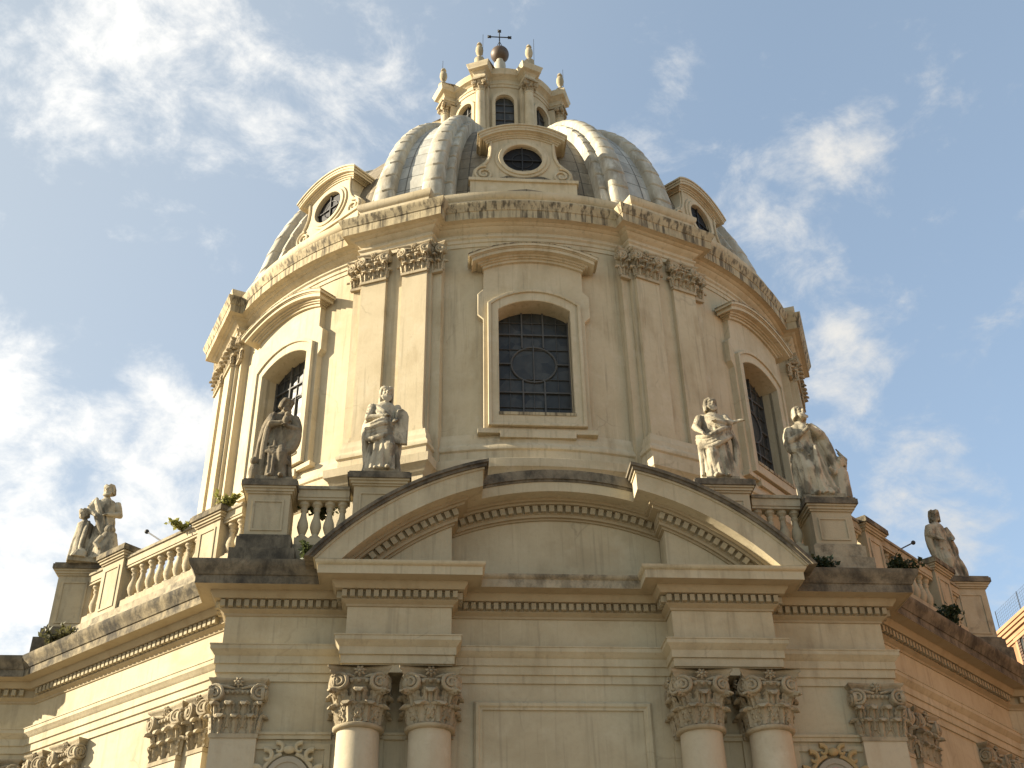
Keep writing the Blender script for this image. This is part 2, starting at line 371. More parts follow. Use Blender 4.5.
    def ball(self, c, r, nu=16, nv=10, rot=None):
        if isinstance(r, (int, float)): r = (r, r, r)
        Rm = rot.to_matrix() if rot else Matrix.Identity(3)
        rows = []
        for i in range(nv + 1):
            t = pi * (i if 0 < i < nv else (i + (.02 if i == 0 else -.02))) / nv
            rows.append([tuple(Vector(c) + Rm @ Vector((r[0] * sin(t) * cos(2 * pi * k / nu), r[1] * sin(t) * sin(2 * pi * k / nu), -r[2] * cos(t)))) for k in range(nu)])
        self.grid(rows, close_u=True)
        for rr, rev in ((rows[0], True), (rows[-1], False)):
            o = len(self.v); self.v += rr; t = tuple(range(o, o + nu)); self.f.append(t[::-1] if rev else t)
    def loft(self, secs, n=28, folds=0, amp=0.0, phase=0.0, twist=0.0):
        """closed body through sections (x, y, z, rx, ry, fold strength)"""
        rows = []
        for (x, y, z, rx, ry, fs) in secs:
            row = []
            for k in range(n):
                t = 2 * pi * k / n
                f = 1 + amp * fs * (sin(folds * t + phase + twist * z) + .5 * sin((folds * 1.7 // 1) * t - 1.3 * phase + 2.1 * z))
                row.append((x + rx * f * cos(t), y + ry * f * sin(t), z))
            rows.append(row)
        self.grid(rows, close_u=True)
        for rr, rev in ((rows[0], True), (rows[-1], False)):
            o = len(self.v); self.v += rr; t = tuple(range(o, o + n)); self.f.append(t[::-1] if rev else t)
    def transform(self, m, start=0):
        for i in range(start, len(self.v)):
            self.v[i] = tuple(m @ Vector(self.v[i]))
    def arc_layer(self, zc, r0, r1, y0, y1, s, e, n=28):
        """solid piece of a round arch in a vertical plane: radii r0..r1, front y0, back y1; s and e give the two ends as ('x', v) or ('z', v)"""
        def ang(sp, r, sign):
            k, v = sp
            if k == 'x': return asin(max(-1, min(1, v / r)))
            return sign * acos(max(-1, min(1, (v - zc) / r)))
        rows = []
        for i in range(n + 1):
            t = i / n; row = []
            for r, y in ((r0, y0), (r1, y0), (r1, y1), (r0, y1)):
                a = ang(s, r, -1) * (1 - t) + ang(e, r, 1) * t
                row.append((r * sin(a), y, zc + r * cos(a)))
            rows.append(row)
        self.grid(rows, close_u=True)
        o = len(self.v); self.v += rows[0] + rows[-1]
        self.f.append((o, o + 1, o + 2, o + 3)); self.f.append((o + 7, o + 6, o + 5, o + 4))
    def mesh(self, name, off=(0, 0, 0), sharp=38, uvname=None):
        me = bpy.data.meshes.new(name)
        me.from_pydata([(x + off[0], y + off[1], z + off[2]) for x, y, z in self.v], [], self.f)
        if self.uv:
            ul = me.uv_layers.new(name="UVMap")
            for p in me.polygons:
                if p.index in self.uv:
                    for li, c in zip(p.loop_indices, self.uv[p.index]): ul.data[li].uv = c
        bm = bmesh.new(); bm.from_mesh(me)
        bmesh.ops.remove_doubles(bm, verts=bm.verts, dist=1e-4)
        bmesh.ops.recalc_face_normals(bm, faces=bm.faces)
        bm.to_mesh(me); bm.free()
        me.shade_smooth(); me.set_sharp_from_angle(angle=RAD(sharp))
        return me

def link(name, me, mat=None, parent=None, loc=(0, 0, 0), rz=0.0):
    o = bpy.data.objects.new(name, me); COL.objects.link(o)
    if mat is not None and (not me.materials): me.materials.append(mat)
    if parent: o.parent = parent
    o.location = loc; o.rotation_euler = (0, 0, rz)
    return o
def tag(o, label=None, cat=None, group=None, kind=None):
    if label: o['label'] = label
    if cat: o['category'] = cat
    if group: o['group'] = group
    if kind: o['kind'] = kind
    return o
def empty(name, loc, rz=0.0):
    o = bpy.data.objects.new(name, None); COL.objects.link(o); o.location = loc; o.rotation_euler = (0, 0, rz); o.empty_display_size = .3
    return o
def copy_tree(o, parent=None):
    c = o.copy(); COL.objects.link(c)
    if parent is not None: c.parent = parent
    for ch in [x for x in bpy.data.objects if x.parent == o]: copy_tree(ch, c)
    return c
def plate(outer, holes, y_front, depth, bevel=0.0):
    """flat slab in the xz plane cut from an outline with holes; front face at y_front, thickness going back"""
    cu = bpy.data.curves.new("tmp", 'CURVE'); cu.dimensions = '2D'; cu.fill_mode = 'BOTH'
    cu.extrude = depth / 2 - bevel; cu.bevel_depth = bevel; cu.bevel_resolution = 0
    if bevel: cu.offset = -bevel
    for loop in [outer] + list(holes):
        s = cu.splines.new('POLY'); s.points.add(len(loop) - 1)
        for p, (x, z) in zip(s.points, loop): p.co = (x, z, 0, 1)
        s.use_cyclic_u = True
    o = bpy.data.objects.new("tmp", cu); COL.objects.link(o)
    dg = bpy.context.evaluated_depsgraph_get()
    me = bpy.data.meshes.new_from_object(o.evaluated_get(dg))
    vs = [(v.co.x, y_front + depth / 2 - v.co.z, v.co.y) for v in me.vertices]
    fs = [tuple(p.vertices) for p in me.polygons]
    bpy.data.objects.remove(o); bpy.data.curves.remove(cu); bpy.data.meshes.remove(me)
    return vs, fs
def arc_pts(x0, z0, x1, z1, rise, n=14):
    """points of a circular arch from (x0,z0) to (x1,z1)"""
    hw = abs(x1 - x0) / 2; r = (hw * hw + rise * rise) / (2 * rise); zc = z0 + rise - r; xm = (x0 + x1) / 2
    a = asin(hw / r); sgn = 1 if x1 > x0 else -1
    return [(xm + sgn * r * sin(-a + 2 * a * k / n), zc + r * cos(-a + 2 * a * k / n)) for k in range(n + 1)]
def ellipse(cx, cz, a, b, n=40):
    return [(cx + a * cos(2 * pi * k / n), cz + b * sin(2 * pi * k / n)) for k in range(n)]

# the church stands on an empty on the drum axis; world-built meshes are shifted into it
church = empty("church", (0, YD, 0))
tag(church, "cream and ochre domed church with curved pediment, round drum and lantern on top", "church")
WOFF = (0, -YD, H0)      # for meshes written in facade coordinates (z measured from the eye)
LOFF = (0, 0, H0)        # for meshes written around the drum axis
def cpart(name, mb, mat, parent=None, off=WOFF, sharp=38):
    return link(name, mb.mesh(name, off, sharp), mat, parent or church)

# ------------------------------------------------------------------ ground
g = MB(); g.box(-400, 400, -400, 400, -.5, 0)
tag(link("ground", g.mesh("ground"), M['paving']), kind='structure')

# ------------------------------------------------------------------ lower storey
ZG = -H0
RY = -.75
left = [(-18.4, 26.0), (-17.2, 7.3), (-15.9, 7.3), (-9.0, .87), (-9.0, 0.0)]
ress = [(-5.72, 0.0), (-5.72, RY), (-2.98, RY), (-2.98, 0.0)]
mir = lambda pts: [(-x, y) for x, y in reversed(pts)]
wall_path = left + mir(left)
ent_path = left + ress + mir(ress) + mir(left)
mb = MB()
mb.sweep(wall_path, [(0, ZG), (.25, ZG), (.25, ZG + 1.4), (.12, ZG + 1.55), (0, ZG + 1.6), (0, 13.5)])
mb.add([(-18.4, 26, ZG), (18.4, 26, ZG), (18.4, 26, 13.5), (-18.4, 26, 13.5)], [(0, 1, 2, 3)])
cpart("facade_wall", mb, M['facade'])
mb = MB()
mb.add([(x, y, 13.5) for x, y in wall_path], [tuple(range(len(wall_path)))])
cpart("terrace_roof", mb, M['roof'])

ARCH = [(.05, 10.63), (.05, 10.84), (.10, 10.855), (.10, 11.07), (.145, 11.085), (.145, 11.29), (.17, 11.31), (.20, 11.36), (.27, 11.44), (.27, 11.55), (.29, 11.555), (.29, 11.585), (.012, 11.61), (.012, 12.43)]
BED = [(.012, 12.43), (.05, 12.44), (.06, 12.50), (.12, 12.54), (.18, 12.58), (.18, 12.60), (.16, 12.605), (.16, 12.83), (.34, 12.835), (.36, 12.88), (.43, 12.97), (.43, 13.03), (.76, 13.055), (.76, 13.045), (.80, 13.045)]
CORONA_P = [(.80, 13.045), (.80, 13.28), (.84, 13.30), (.88, 13.37), (.88, 13.41), (0, 13.44)]
CORONA_S = [(.80, 13.045), (.80, 13.28), (.835, 13.29), (.85, 13.32), (.88, 13.39), (.96, 13.50), (1.0, 13.60), (1.0, 13.68), (-.6, 13.74)]
def dent_run(mb, a, b, d0, d1, z0, z1, pitch=.205, w=.128, ea=0.0, eb=0.0):
    a, b = Vector(a), Vector(b); u = (b - a); Ln = u.length; u = u / Ln; n = Vector((u.y, -u.x))
    L2 = Ln + ea + eb; k = max(1, int(L2 / pitch)); st = L2 / k
    for i in range(k):
        s = -ea + st * (i + .5)
        mb.obox(a, u, n, s - w / 2, s + w / 2, d0, d1, z0, z1)
E_ = ent_path
IDX = {p: i for i, p in enumerate(E_)}
def entab(i0, i1, side, mat, cmat, cap0=False, cap1=False, soffit=False):
    mb = MB()
    prof = ([(-.74 if soffit else -.3, 10.63)] + ARCH)
    mb.sweep(E_, prof, i0=i0, i1=i1)
    e = cpart("entablature", mb, mat)
    mb = MB(); mb.sweep(E_, BED + [], i0=i0, i1=i1)
    link("bed_moulding", mb.mesh("bed_moulding", WOFF), M['ochre'] if mat is not M['drum'] else mat, e)
    mb = MB(); mb.sweep(E_, CORONA_S if side else CORONA_P, i0=i0, i1=i1, cap0=cap0, cap1=cap1)
    link("cornice", mb.mesh("cornice", WOFF), cmat, e)
    mb = MB()
    for i in range(i0, i1):
        a, b = Vector(E_[i]), Vector(E_[i + 1])
        ea = eb = 0.0
        def turn(k):
            if k <= 0 or k >= len(E_) - 1: return 0
            p, q, r = Vector(E_[k - 1]), Vector(E_[k]), Vector(E_[k + 1])
            c = (q - p).x * (r - q).y - (q - p).y * (r - q).x
            return .2 if c > 0 else -.3
        ea = turn(i) if (b - a).length > .6 else -.05
        eb = turn(i + 1) if (b - a).length > .6 else -.05
        dent_run(mb, a, b, .14, .30, 12.625, 12.805, ea=ea, eb=eb)
    link("dentil_course", mb.mesh("dentil_course", WOFF), M['dentil'], e)
    return e
nE = len(E_) - 1
entab(0, 2, True, M['trim'], M['soot'])               # left end block
entab(2, 3, True, M['trim'], M['brownsoot'])           # left canted wall
entab(3, 5, True, M['trim'], M['soot'], cap1=True)    # left block
entab(5, 8, False, M['trim'], M['trim'], soffit=True)
entab(8, nE - 8, False, M['trim'], M['halfsoot'])
entab(nE - 8, nE - 5, False, M['trim'], M['trim'], soffit=True)
entab(nE - 5, nE - 3, True, M['trim'], M['soot'], cap0=True)
entab(nE - 3, nE - 2, True, M['trim'], M['soot'])
entab(nE - 2, nE, True, M['trim'], M['soot'])

# pediment
ZC = 7.91
def pediment():
    mb = MB()
    vs, fs = plate([(-5.66, 13.43)] + [(x, z) for x, z in [(7.62 * sin(a), ZC + 7.62 * cos(a)) for a in [-.756 + (.756 - .404) * k / 12 for k in range(13)]]] + [(-2.98, 13.43)], [], RY, 1.7)
    mb.add(vs, fs); mb.add([(-x, y, z) for x, y, z in vs], [f[::-1] for f in fs])
    pts = [(7.62 * sin(a), ZC + 7.62 * cos(a)) for a in [-.402 + .804 * k / 24 for k in range(25)]]
    vs, fs = plate([(-2.98, 13.43)] + pts + [(2.98, 13.43)], [], .0, .9)
    mb.add(vs, fs)
    t = cpart("pediment", mb, M['facade'])
    # moulding layers: inner radius, outer radius, projection
    lay = [(7.56, 7.62, .06), (7.62, 7.71, .14), (7.71, 7.95, .16), (7.95, 8.02, .33), (8.02, 8.10, .42)]
    mb = MB(); mo = MB(); ms = MB(); md = MB()
    for sgn in (-1, 1):
        for r0, r1, d in lay + [(8.10, 8.60, .82)]:
            tgt = mo if r0 < 8.1 else mb
            k = MB()
            k.arc_layer(ZC, r0, r1, RY - d, RY + .6, ('z', 13.445), ('x', -2.98 + d), n=24)
            if sgn > 0: k.v = [(-x, y, z) for x, y, z in k.v]; k.f = [f[::-1] for f in k.f]
            tgt.add(k.v, k.f)
        for r0, r1, d in ((8.60, 8.66, .86), (8.66, 8.75, .92), (8.75, 8.84, .98)):
            k = MB(); k.arc_layer(ZC, r0, r1, RY - d, RY + 1.2, ('z', 13.445), ('x', -2.98 + d), n=24)
            if sgn > 0: k.v = [(-x, y, z) for x, y, z in k.v]; k.f = [f[::-1] for f in k.f]
            (mb if r0 < 8.65 else ms).add(k.v, k.f)
    for r0, r1, d in lay + [(8.10, 8.40, .82)]:
        (mo if r0 < 8.1 else mb).arc_layer(ZC, r0, r1, -d, .6, ('x', -2.97), ('x', 2.97), n=30)
    for r0, r1, d in ((8.40, 8.47, .85), (8.47, 8.76, .90)):
        ms.arc_layer(ZC, r0, r1, -d, 1.6, ('x', -2.97), ('x', 2.97), n=30)
    for y, a0, a1 in ((RY, -.73, -.365), (0.0, -.365, .365), (RY, .365, .73)):
        k = int(abs(a1 - a0) * 7.85 / .235)
        for i in range(k):
            a = a0 + (a1 - a0) * (i + .5) / k; u = Vector((cos(a), 0, -sin(a))); w = Vector((sin(a), 0, cos(a))); c = Vector((0, 0, ZC))
            P = lambda s, r, yy: tuple(c + w * r + u * s + Vector((0, yy, 0)))
            h = .074
            md.add([P(-h, 7.735, y - .29), P(h, 7.735, y - .29), P(h, 7.735, y - .1), P(-h, 7.735, y - .1), P(-h, 7.93, y - .29), P(h, 7.93, y - .29), P(h, 7.93, y - .1), P(-h, 7.93, y - .1)],
                   [(3, 2, 1, 0), (4, 5, 6, 7), (0, 1, 5, 4), (1, 2, 6, 5), (2, 3, 7, 6), (3, 0, 4, 7)])
    link("raking_moulding", mo.mesh("raking_moulding", WOFF), M['ochre'], t)
    link("raking_cornice", mb.mesh("raking_cornice", WOFF), M['trim'], t)
    link("cornice_capping", ms.mesh("cornice_capping", WOFF), M['soot'], t)
    link("dentil_course", md.mesh("dentil_course", WOFF), M['dentil'], t)
pediment()

# wall panel, string courses, painted shields
def wall_details():
    mb = MB()
    fr = [(-.02, 0), (-.02, .05), (.03, .09), (.10, .09), (.14, .05), (.20, .05), (.20, 0)]
    x0, x1, z0, z1 = -2.32, 2.32, 2.0, 10.12
    cs = [(x0, z0), (x0, z1), (x1, z1), (x1, z0)]
    rows = []
    for d, y in fr:
        rows.append([(x + (d if x < 0 else -d), -y, z + (d if z < 5 else -d)) for x, z in cs])
    mb.grid(rows, close_u=True)
    cpart("panel_frame", mb, M['trim'])
    mb = MB()
    for sgn in (-1, 1):
        for xa, xb in ((4.0, 4.75), (5.98, 7.82), (2.3, 2.75)):
            if xa < 3: continue
            a, b = sorted((sgn * xa, sgn * xb))
            mb.sweep([(a, 0), (b, 0)], [(0, 9.12), (.07, 9.13), (.07, 9.22), (.11, 9.24), (.11, 9.30), (0, 9.32)], cap0=True, cap1=True)
    cpart("string_course", mb, M['trim'])
    for sgn, core in ((-1, M['palegrey']), (1, M['palegrey'])):
        K = 1.22
        cx, cz = sgn * 7.0, 7.82
        mb = MB()
        sq = [(cx - 1.0, 5.6), (cx - 1.0, 9.0), (cx + 1.0, 9.0), (cx + 1.0, 5.6)]
        rows = [[(x + (d if x < cx else -d), -y, z + (d if z < 7 else -d)) for x, z in sq] for d, y in ((-.02, 0), (-.02, .05), (.12, .05), (.14, 0))]
        mb.grid(rows, close_u=True)
        frm = cpart("shield_panel", mb, M['trim'])
        vs, fs = plate(ellipse(cx, cz, .50 * K, .68 * K), [], -.14, .13, .03)
        mb = MB(); mb.add(vs, fs)
        sh = link("shield", mb.mesh("shield", WOFF), core, frm)
        vs, fs = plate(ellipse(cx, cz, .52 * K, .70 * K), [ellipse(cx, cz, .42 * K, .58 * K)], -.17, .05, .01)
        mb = MB(); mb.add(vs, fs); link("shield_rim", mb.mesh("shield_rim", WOFF), M['palegrey'], frm)
        mb = MB()
        for s2 in (-1, 1):
            for (ax, az, r, tr) in [tuple(K * q for q in t4) for t4 in ((.22, .86, .13, .055), (.45, .70, .15, .06), (.64, .35, .16, .065), (.66, 0, .13, .055), (.62, -.3, .18, .07), (.30, -.8, .2, .07))]:
                pts = []
                for k in range(20):
                    t = k / 19; rr = r * (1 - .75 * t); an = s2 * (-.4 + 4.6 * t) + (pi / 2)
                    pts.append((cx + s2 * ax + rr * cos(an), -.11, cz + az + rr * sin(an)))
                mb.tube(pts, [tr * (1 - .5 * k / 19) for k in range(20)], 8)
            mb.tube([(cx + s2 * .60 * K * sin(a), -.08, cz + .78 * K * cos(a)) for a in [.25 + 2.5 * k / 12 for k in range(13)]], .065, 8)
        mb.ball((cx, -.12, cz + .84 * K), (.15, .1, .11))
        link("scrollwork", mb.mesh("scrollwork", WOFF), M['gilt'] if sgn > 0 else M['trim'], frm)
        if sgn > 0:
            mb = MB(); mb.add(*plate(ellipse(cx, cz + .22, .34, .40), [], -.155, .05, .01))
            link("emblem", mb.mesh("emblem", WOFF), M['pink'], frm)
wall_details()

# ------------------------------------------------------------------ capitals
def leaf(mb, base, out, tan, h, w, curl, thick=.05, seg=16):
    """acanthus leaf that rises, leans out and rolls its tip over"""
    base, out, tan = Vector(base), Vector(out), Vector(tan)
    def prof(t):
        if t < .62:
            return curl * .20 * (t / .62) ** 2, h * t / .62 * .88
        q = (t - .62) / .38 * 3.5
        return curl * (.20 + .36 * (1 - cos(q)) * .75 + .05 * q), h * (.88 + .13 * sin(q))
    rows = []
    for i in range(seg + 1):
        t = i / seg
        (o, z), (oa, za), (ob, zb) = prof(t), prof(max(0, t - .02)), prof(min(1, t + .02))
        ln = sqrt((ob - oa) ** 2 + (zb - za) ** 2) or 1
        nrm = out * ((zb - za) / ln) + Vector((0, 0, -(ob - oa) / ln))
        ww = w * (.72 + .30 * sin(pi * min(1, t * 1.1)) + .15 * cos(8.5 * pi * t)) * (1 if t < .8 else 1 - .62 * ((t - .8) / .2) ** 1.5)
        c = base + out * o + Vector((0, 0, z)); tk = thick * (1 if t < .6 else 1 + .25 * (t - .6) / .4)
        row = []
        for s in (-1, -.72, -.48, -.22, 0, .22, .48, .72, 1):
            dip = {1: -.2, .72: .95, .48: .1, .22: 1.1, 0: 1.6}[abs(s)] * tk
            row.append(c + tan * (s * ww / 2) + nrm * dip)
        for s in (.8, 0, -.8):
            row.append(c + tan * (s * ww / 2) - nrm * tk * .7)
        rows.append(row)
    mb.grid(rows, close_u=True)
    for r, rev in ((rows[0], 1), (rows[-1], 0)):
        o = len(mb.v); mb.v += [tuple(p) for p in r]; t = tuple(range(o, o + len(r))); mb.f.append(t[::-1] if rev else t)
def volute(mb, c, u, n, r, side, tr=.052, depth=.12):
    """spiral scroll whose face looks along n; u is the horizontal of its plane"""
    c, u, n = Vector(c), Vector(u).normalized(), Vector(n).normalized(); Z = Vector((0, 0, 1)); pts = []; rad = []
    K = 34
    for k in range(K):
        t = k / (K - 1); a = pi / 2 + side * (-.9 + 2 * pi * 2.1 * t); rr = r * (1 - .86 * t)
        pts.append(c + u * (rr * cos(a)) + Z * (rr * sin(a)) + n * (.05 * t)); rad.append(tr * (1 - .45 * t))
    mb.tube(pts, rad, 7)
    rows = [[c + u * (rr * cos(2 * pi * k / 20)) + Z * (rr * sin(2 * pi * k / 20)) + n * d for k in range(20)] for rr, d in ((r * .5, -depth), (r * .95, -depth), (r * .97, -.01), (r * .2, .02), (.005, .03))]
    mb.grid(rows, close_u=True)
def rosette(mb, c, n, t, r):
    c, n, t = Vector(c), Vector(n), Vector(t); Z = Vector((0, 0, 1))
    for k in range(7):
        a = 2 * pi * k / 7 + .2; d = t * cos(a) + Z * sin(a)
        mb.tube([c, c + d * r * .6 + n * .05, c + d * r + n * .02], [r * .16, r * .24, r * .08], 6)
    mb.ball(tuple(c + n * .05), r * .3, 8, 6)

def column_capital():
    mb = MB(); r0 = .54
    mb.lathe([(r0 - .02, -.14), (r0 + .03, -.12), (r0 + .05, -.08), (r0 + .05, -.04), (r0 + .01, -.02), (r0 - .02, 0)], 40)     # astragal
    mb.lathe([(r0 - .06, 0), (r0 - .06, .5), (r0 - .03, .75), (r0 + .05, .92), (r0 + .10, .98), (r0 + .14, 1.02), (r0 + .13, 1.06), (r0 + .05, 1.08), (r0 + .05, 1.14)], 40)
    for k in range(24):                                                   # egg moulding
        a = 2 * pi * k / 24
        mb.ball(((r0 + .12) * cos(a), (r0 + .12) * sin(a), .99), (.055, .055, .06), 8, 6)
    for k in range(8):
        a = 2 * pi * (k + .5) / 8; o = (cos(a), sin(a), 0); t = (-sin(a), cos(a), 0)
        leaf(mb, ((r0 - .06) * o[0], (r0 - .06) * o[1], 0), o, t, .46, .43, .26)
        a = 2 * pi * k / 8; o = (cos(a), sin(a), 0); t = (-sin(a), cos(a), 0)
        leaf(mb, ((r0 - .05) * o[0], (r0 - .05) * o[1], .18), o, t, .60, .40, .28)
    for k in range(16):
        a = 2 * pi * (k + .5) / 16; o = (cos(a), sin(a), 0)
        mb.tube([(r0 * o[0], r0 * o[1], .30), ((r0 + .03) * o[0], (r0 + .03) * o[1], .62), ((r0 + .10) * o[0], (r0 + .10) * o[1], .84), ((r0 + .16) * o[0], (r0 + .16) * o[1], .80)], [.035, .045, .05, .03], 7)
    # abacus with hollowed sides
    ring = []
    for q in range(4):
        b = pi / 4 + q * pi / 2
        for s in range(9):
            t = s / 8; d = .64 - .13 * sin(pi * t)      # distance of the side from the axis
            x = .70 * (2 * t - 1)
            n = Vector((cos(b + pi / 4), sin(b + pi / 4))); u = Vector((-n.y, n.x))
            p = n * (d + .03) + u * x * (1 if 0 < s < 8 else .97)
            ring.append(p)
    rows = [[(p.x * k, p.y * k, z) for p in ring] for k, z in ((.92, 1.14), (.95, 1.17), (1.0, 1.2), (1.0, 1.25), (1.05, 1.28), (1.08, 1.30), (1.08, 1.36))]
    mb.grid(rows, close_u=True)
    o = len(mb.v); mb.v += rows[-1]; mb.f.append(tuple(range(o, o + len(ring))))
    for q in range(4):
        b = q * pi / 2; n = Vector((cos(b), sin(b), 0)); t = Vector((-sin(b), cos(b), 0))
        rosette(mb, n * .64 + Vector((0, 0, 1.24)), n, t, .15)
        for s in (-1, 1):
            nn = (n * cos(.38) + t * s * sin(.38)); uu = Vector((-nn.y, nn.x, 0))
            c = n * .60 + t * s * .46 + Vector((0, 0, .96))
            volute(mb, c, uu * s, nn, .235, 1, .055, .16)
            mb.tube([n * .60 + t * s * .10 + Vector((0, 0, 1.10)), n * .63 + t * s * .25 + Vector((0, 0, 1.13)), c + Vector((0, 0, .20))], [.03, .045, .055], 7)
        for s in (-1, 1):                                                 # leaf under each scroll
            dgn = (n + t * s).normalized()
            tn = Vector((-dgn.y, dgn.x, 0))
        leaf(mb, ((n + t).normalized() * (r0 + .02) + Vector((0, 0, .42))), (n + t).normalized(), Vector((-(n + t).normalized().y, (n + t).normalized().x, 0)), .34, .26, .42)
    return mb.mesh("column_capital", sharp=45)

def pilaster_capital(w, h, dep=.16, half=False):
    """flat capital: w wide, h tall, front towards -y, origin at the middle of its foot on the wall"""
    mb = MB(); hw = w / 2; f = -dep
    mb.box(-hw - .03, hw + .03, f - .05, .0, -.14, -.03)
    rows = []
    for fl, z in ((0, -.03), (0, h * .55), (.03, h * .70), (.08, h * .74), (.10, h * .78), (.02, h * .82), (.02, h * .86)):
        rows.append([(-hw - fl, 0, z), (-hw - fl, f - fl, z), (hw + fl, f - fl, z), (hw + fl, 0, z)])
    mb.grid(rows)
    ne = max(3, int(w / .12))
    for k in range(ne):
        mb.ball((-hw + w * (k + .5) / ne, f - .09, h * .74), (.05, .05, .055), 8, 6)
    ab = []
    for fl, z in ((.05, h * .86), (.10, h * .88), (.11, h * .92), (.16, h * .95), (.18, h * .97), (.18, h)):
        ab.append([(-hw - fl, 0, z), (-hw - fl, f - fl, z), (-hw * .5, f - fl + .05, z), (0, f - fl + .08, z), (hw * .5, f - fl + .05, z), (hw + fl, f - fl, z), (hw + fl, 0, z)])
    mb.grid(ab)
    o = len(mb.v); mb.v += ab[-1]; mb.f.append(tuple(range(o, o + 7)))
    r = h * .165
    for s in (-1, 1):
        if half and s > 0 and w < .5: continue
        c = Vector((s * (hw - .02), f - .13, h * .71)); nn = Vector((.3 * s, -1, 0)).normalized(); uu = Vector((-nn.y, nn.x, 0))
        volute(mb, c, uu * s, nn, r, 1, .05, .16)
        mb.tube([(s * hw * .15, f - .10, h * .81), (s * hw * .5, f - .12, h * .84), tuple(c + Vector((0, 0, r * .9)))], [.03, .04, .05], 7)
        side = Vector((s, 0, 0))
        volute(mb, (s * (hw + .12), f - .02, h * .71), Vector((0, -1, 0)), side, r * .9, 1, .045, .1)
        for q in (.20,):
            leaf(mb, (s * (hw + .0), f * .5, -.02), side, (0, 1, 0), h * .33, abs(f) * 1.6 + .06, .22)
    rosette(mb, (0, f - .10, h * .92), (0, -1, 0), (1, 0, 0), h * .105)
    out, tan = (0, -1, 0), (1, 0, 0)
    nl = 3 if w > .8 else 2
    for k in range(nl):
        leaf(mb, (-hw + w * (k + .5) / nl, f + .02, -.03), out, tan, h * .32, w / nl * .92, .24)
    for k in range(nl - 1):
        leaf(mb, (-hw + w * (k + 1) / nl, f + .01, h * .10), out, tan, h * .44, w / nl * .85, .28)
    for s in (-1, 1):
        leaf(mb, (s * hw * .88, f, h * .22), Vector((.35 * s, -1, 0)).normalized(), Vector((1, .35 * s, 0)).normalized(), h * .30, w * .22, .30)
    return mb.mesh("pilaster_capital", sharp=45)

capmesh = column_capital(); capmesh.materials.append(M['capital'])
pcap = pilaster_capital(1.16, 1.38); pcap.materials.append(M['capital'])
hcap = pilaster_capital(.62, 1.38); hcap.materials.append(M['capital'])

# columns (shaft with entasis, base) > capital
NZ = 9.27
colm = MB()
prof = [(.78, ZG + 2.0), (.78, ZG + 2.18), (.74, ZG + 2.2)] + [(.66 + .1 * sin(pi * k / 6), ZG + 2.2 + .2 * k / 6) for k in range(7)] + [(.62, ZG + 2.44)] + \
       [(.60 - .06 * (t ** 1.8), ZG + 2.5 + (NZ - .14 - ZG - 2.5) * t) for t in [k / 14 for k in range(15)]]
colm.lathe(prof, 40)
colm.box(-.92, .92, -.92, .92, ZG, ZG + 2.0)
colmesh = colm.mesh("column", (0, 0, H0), 40); colmesh.materials.append(M['column'])
CY = -.52
for x in (-5.28, -3.48, 3.48, 5.28):
    c = link("column", colmesh, None, church, (x, CY - YD, 0))
    cc = link("capital", capmesh, None, c, (0, 0, NZ + H0), 0); cc.scale = (1.10, 1.10, 1.0)

# flat pilasters: against the wall behind the columns, on the blocks, on the canted walls
def pilaster(o, u, n, w, dep=.16, cap=None, zt=9.25, parent=None, mat=None):
    """o = plan point of the pilaster's middle on the wall"""
    mb = MB(); mb.box(-w / 2, w / 2, -dep, .02, 0, zt + H0 - .13)
    mb.box(-w / 2 - .1, w / 2 + .1, -dep - .1, .02, 0, 2.2); mb.box(-w / 2 - .05, w / 2 + .05, -dep - .05, .02, 2.2, 2.45)
    p = link("pilaster", mb.mesh("pilaster"), mat or M['column'], church, (o[0], o[1] - YD, 0), atan2(u[1], u[0]))
    if cap: link("capital", cap, None, p, (0, 0, zt + H0))
    return p
for s in (-1, 1):
    pilaster((s * 8.42, 0), (1, 0), (0, -1), 1.16, .18, pcap)
    for x in (5.28, 3.48):
        pilaster((s * x, 0), (1, 0), (0, -1), 1.26, .12, pcap, zt=9.25, mat=M['facade'])
P3 = Vector((-9.0, .87)); P2 = Vector((-15.9, 7.3)); dL = (P2 - P3).normalized()
for s in (-1, 1):
    def at(q, off=0.0):
        p = P3 + dL * q; n = Vector((-abs(dL.y), -abs(dL.x)))
        p = p + n * off
        return (p.x if s < 0 else -p.x, p.y)
    u = (-dL.x, -dL.y) if s < 0 else (-dL.x, dL.y)
    for q, w, cm in ((2.0, 1.16, pcap), (.62, .62, hcap), (6.75, 1.16, pcap), (8.35, .62, hcap)):
        pilaster(at(q), u, None, w, .18, cm)
    pilaster((s * 16.62, 7.3), (1, 0), None, .9, .16, pcap)

# ------------------------------------------------------------------ drum
def ring_path(Rw, Rp, hw, nwall=10):
    pts = []
    for k in range(8):
        c = RAD(22.5 + 45 * k)
        h = asin(hw / Rw)
        nx, ny = sin(c), -cos(c); tx, ty = cos(c), sin(c)
        w = sqrt(Rw * Rw - hw * hw)
        for s, r in ((-hw, w), (-hw, Rp), (hw, Rp), (hw, w)):
            pts.append((nx * r + tx * s, ny * r + ty * s))
        a0, a1 = c + h, c + RAD(45) - h
        for i in range(1, nwall):
            a = a0 + (a1 - a0) * i / nwall
            pts.append((Rw * sin(a), -Rw * cos(a)))
    return pts
RW = 13.05
mb = MB()
mb.sweep(ring_path(13.35, 14.0, 1.60), [(0, 13.4), (0, 18.85), (.10, 18.95), (.16, 19.1), (.28, 19.2), (.30, 19.5), (.22, 19.55), (-.6, 19.6)], closed=True)
cpart("drum_plinth", mb, M['drumtrim'], off=LOFF)
mb = MB()
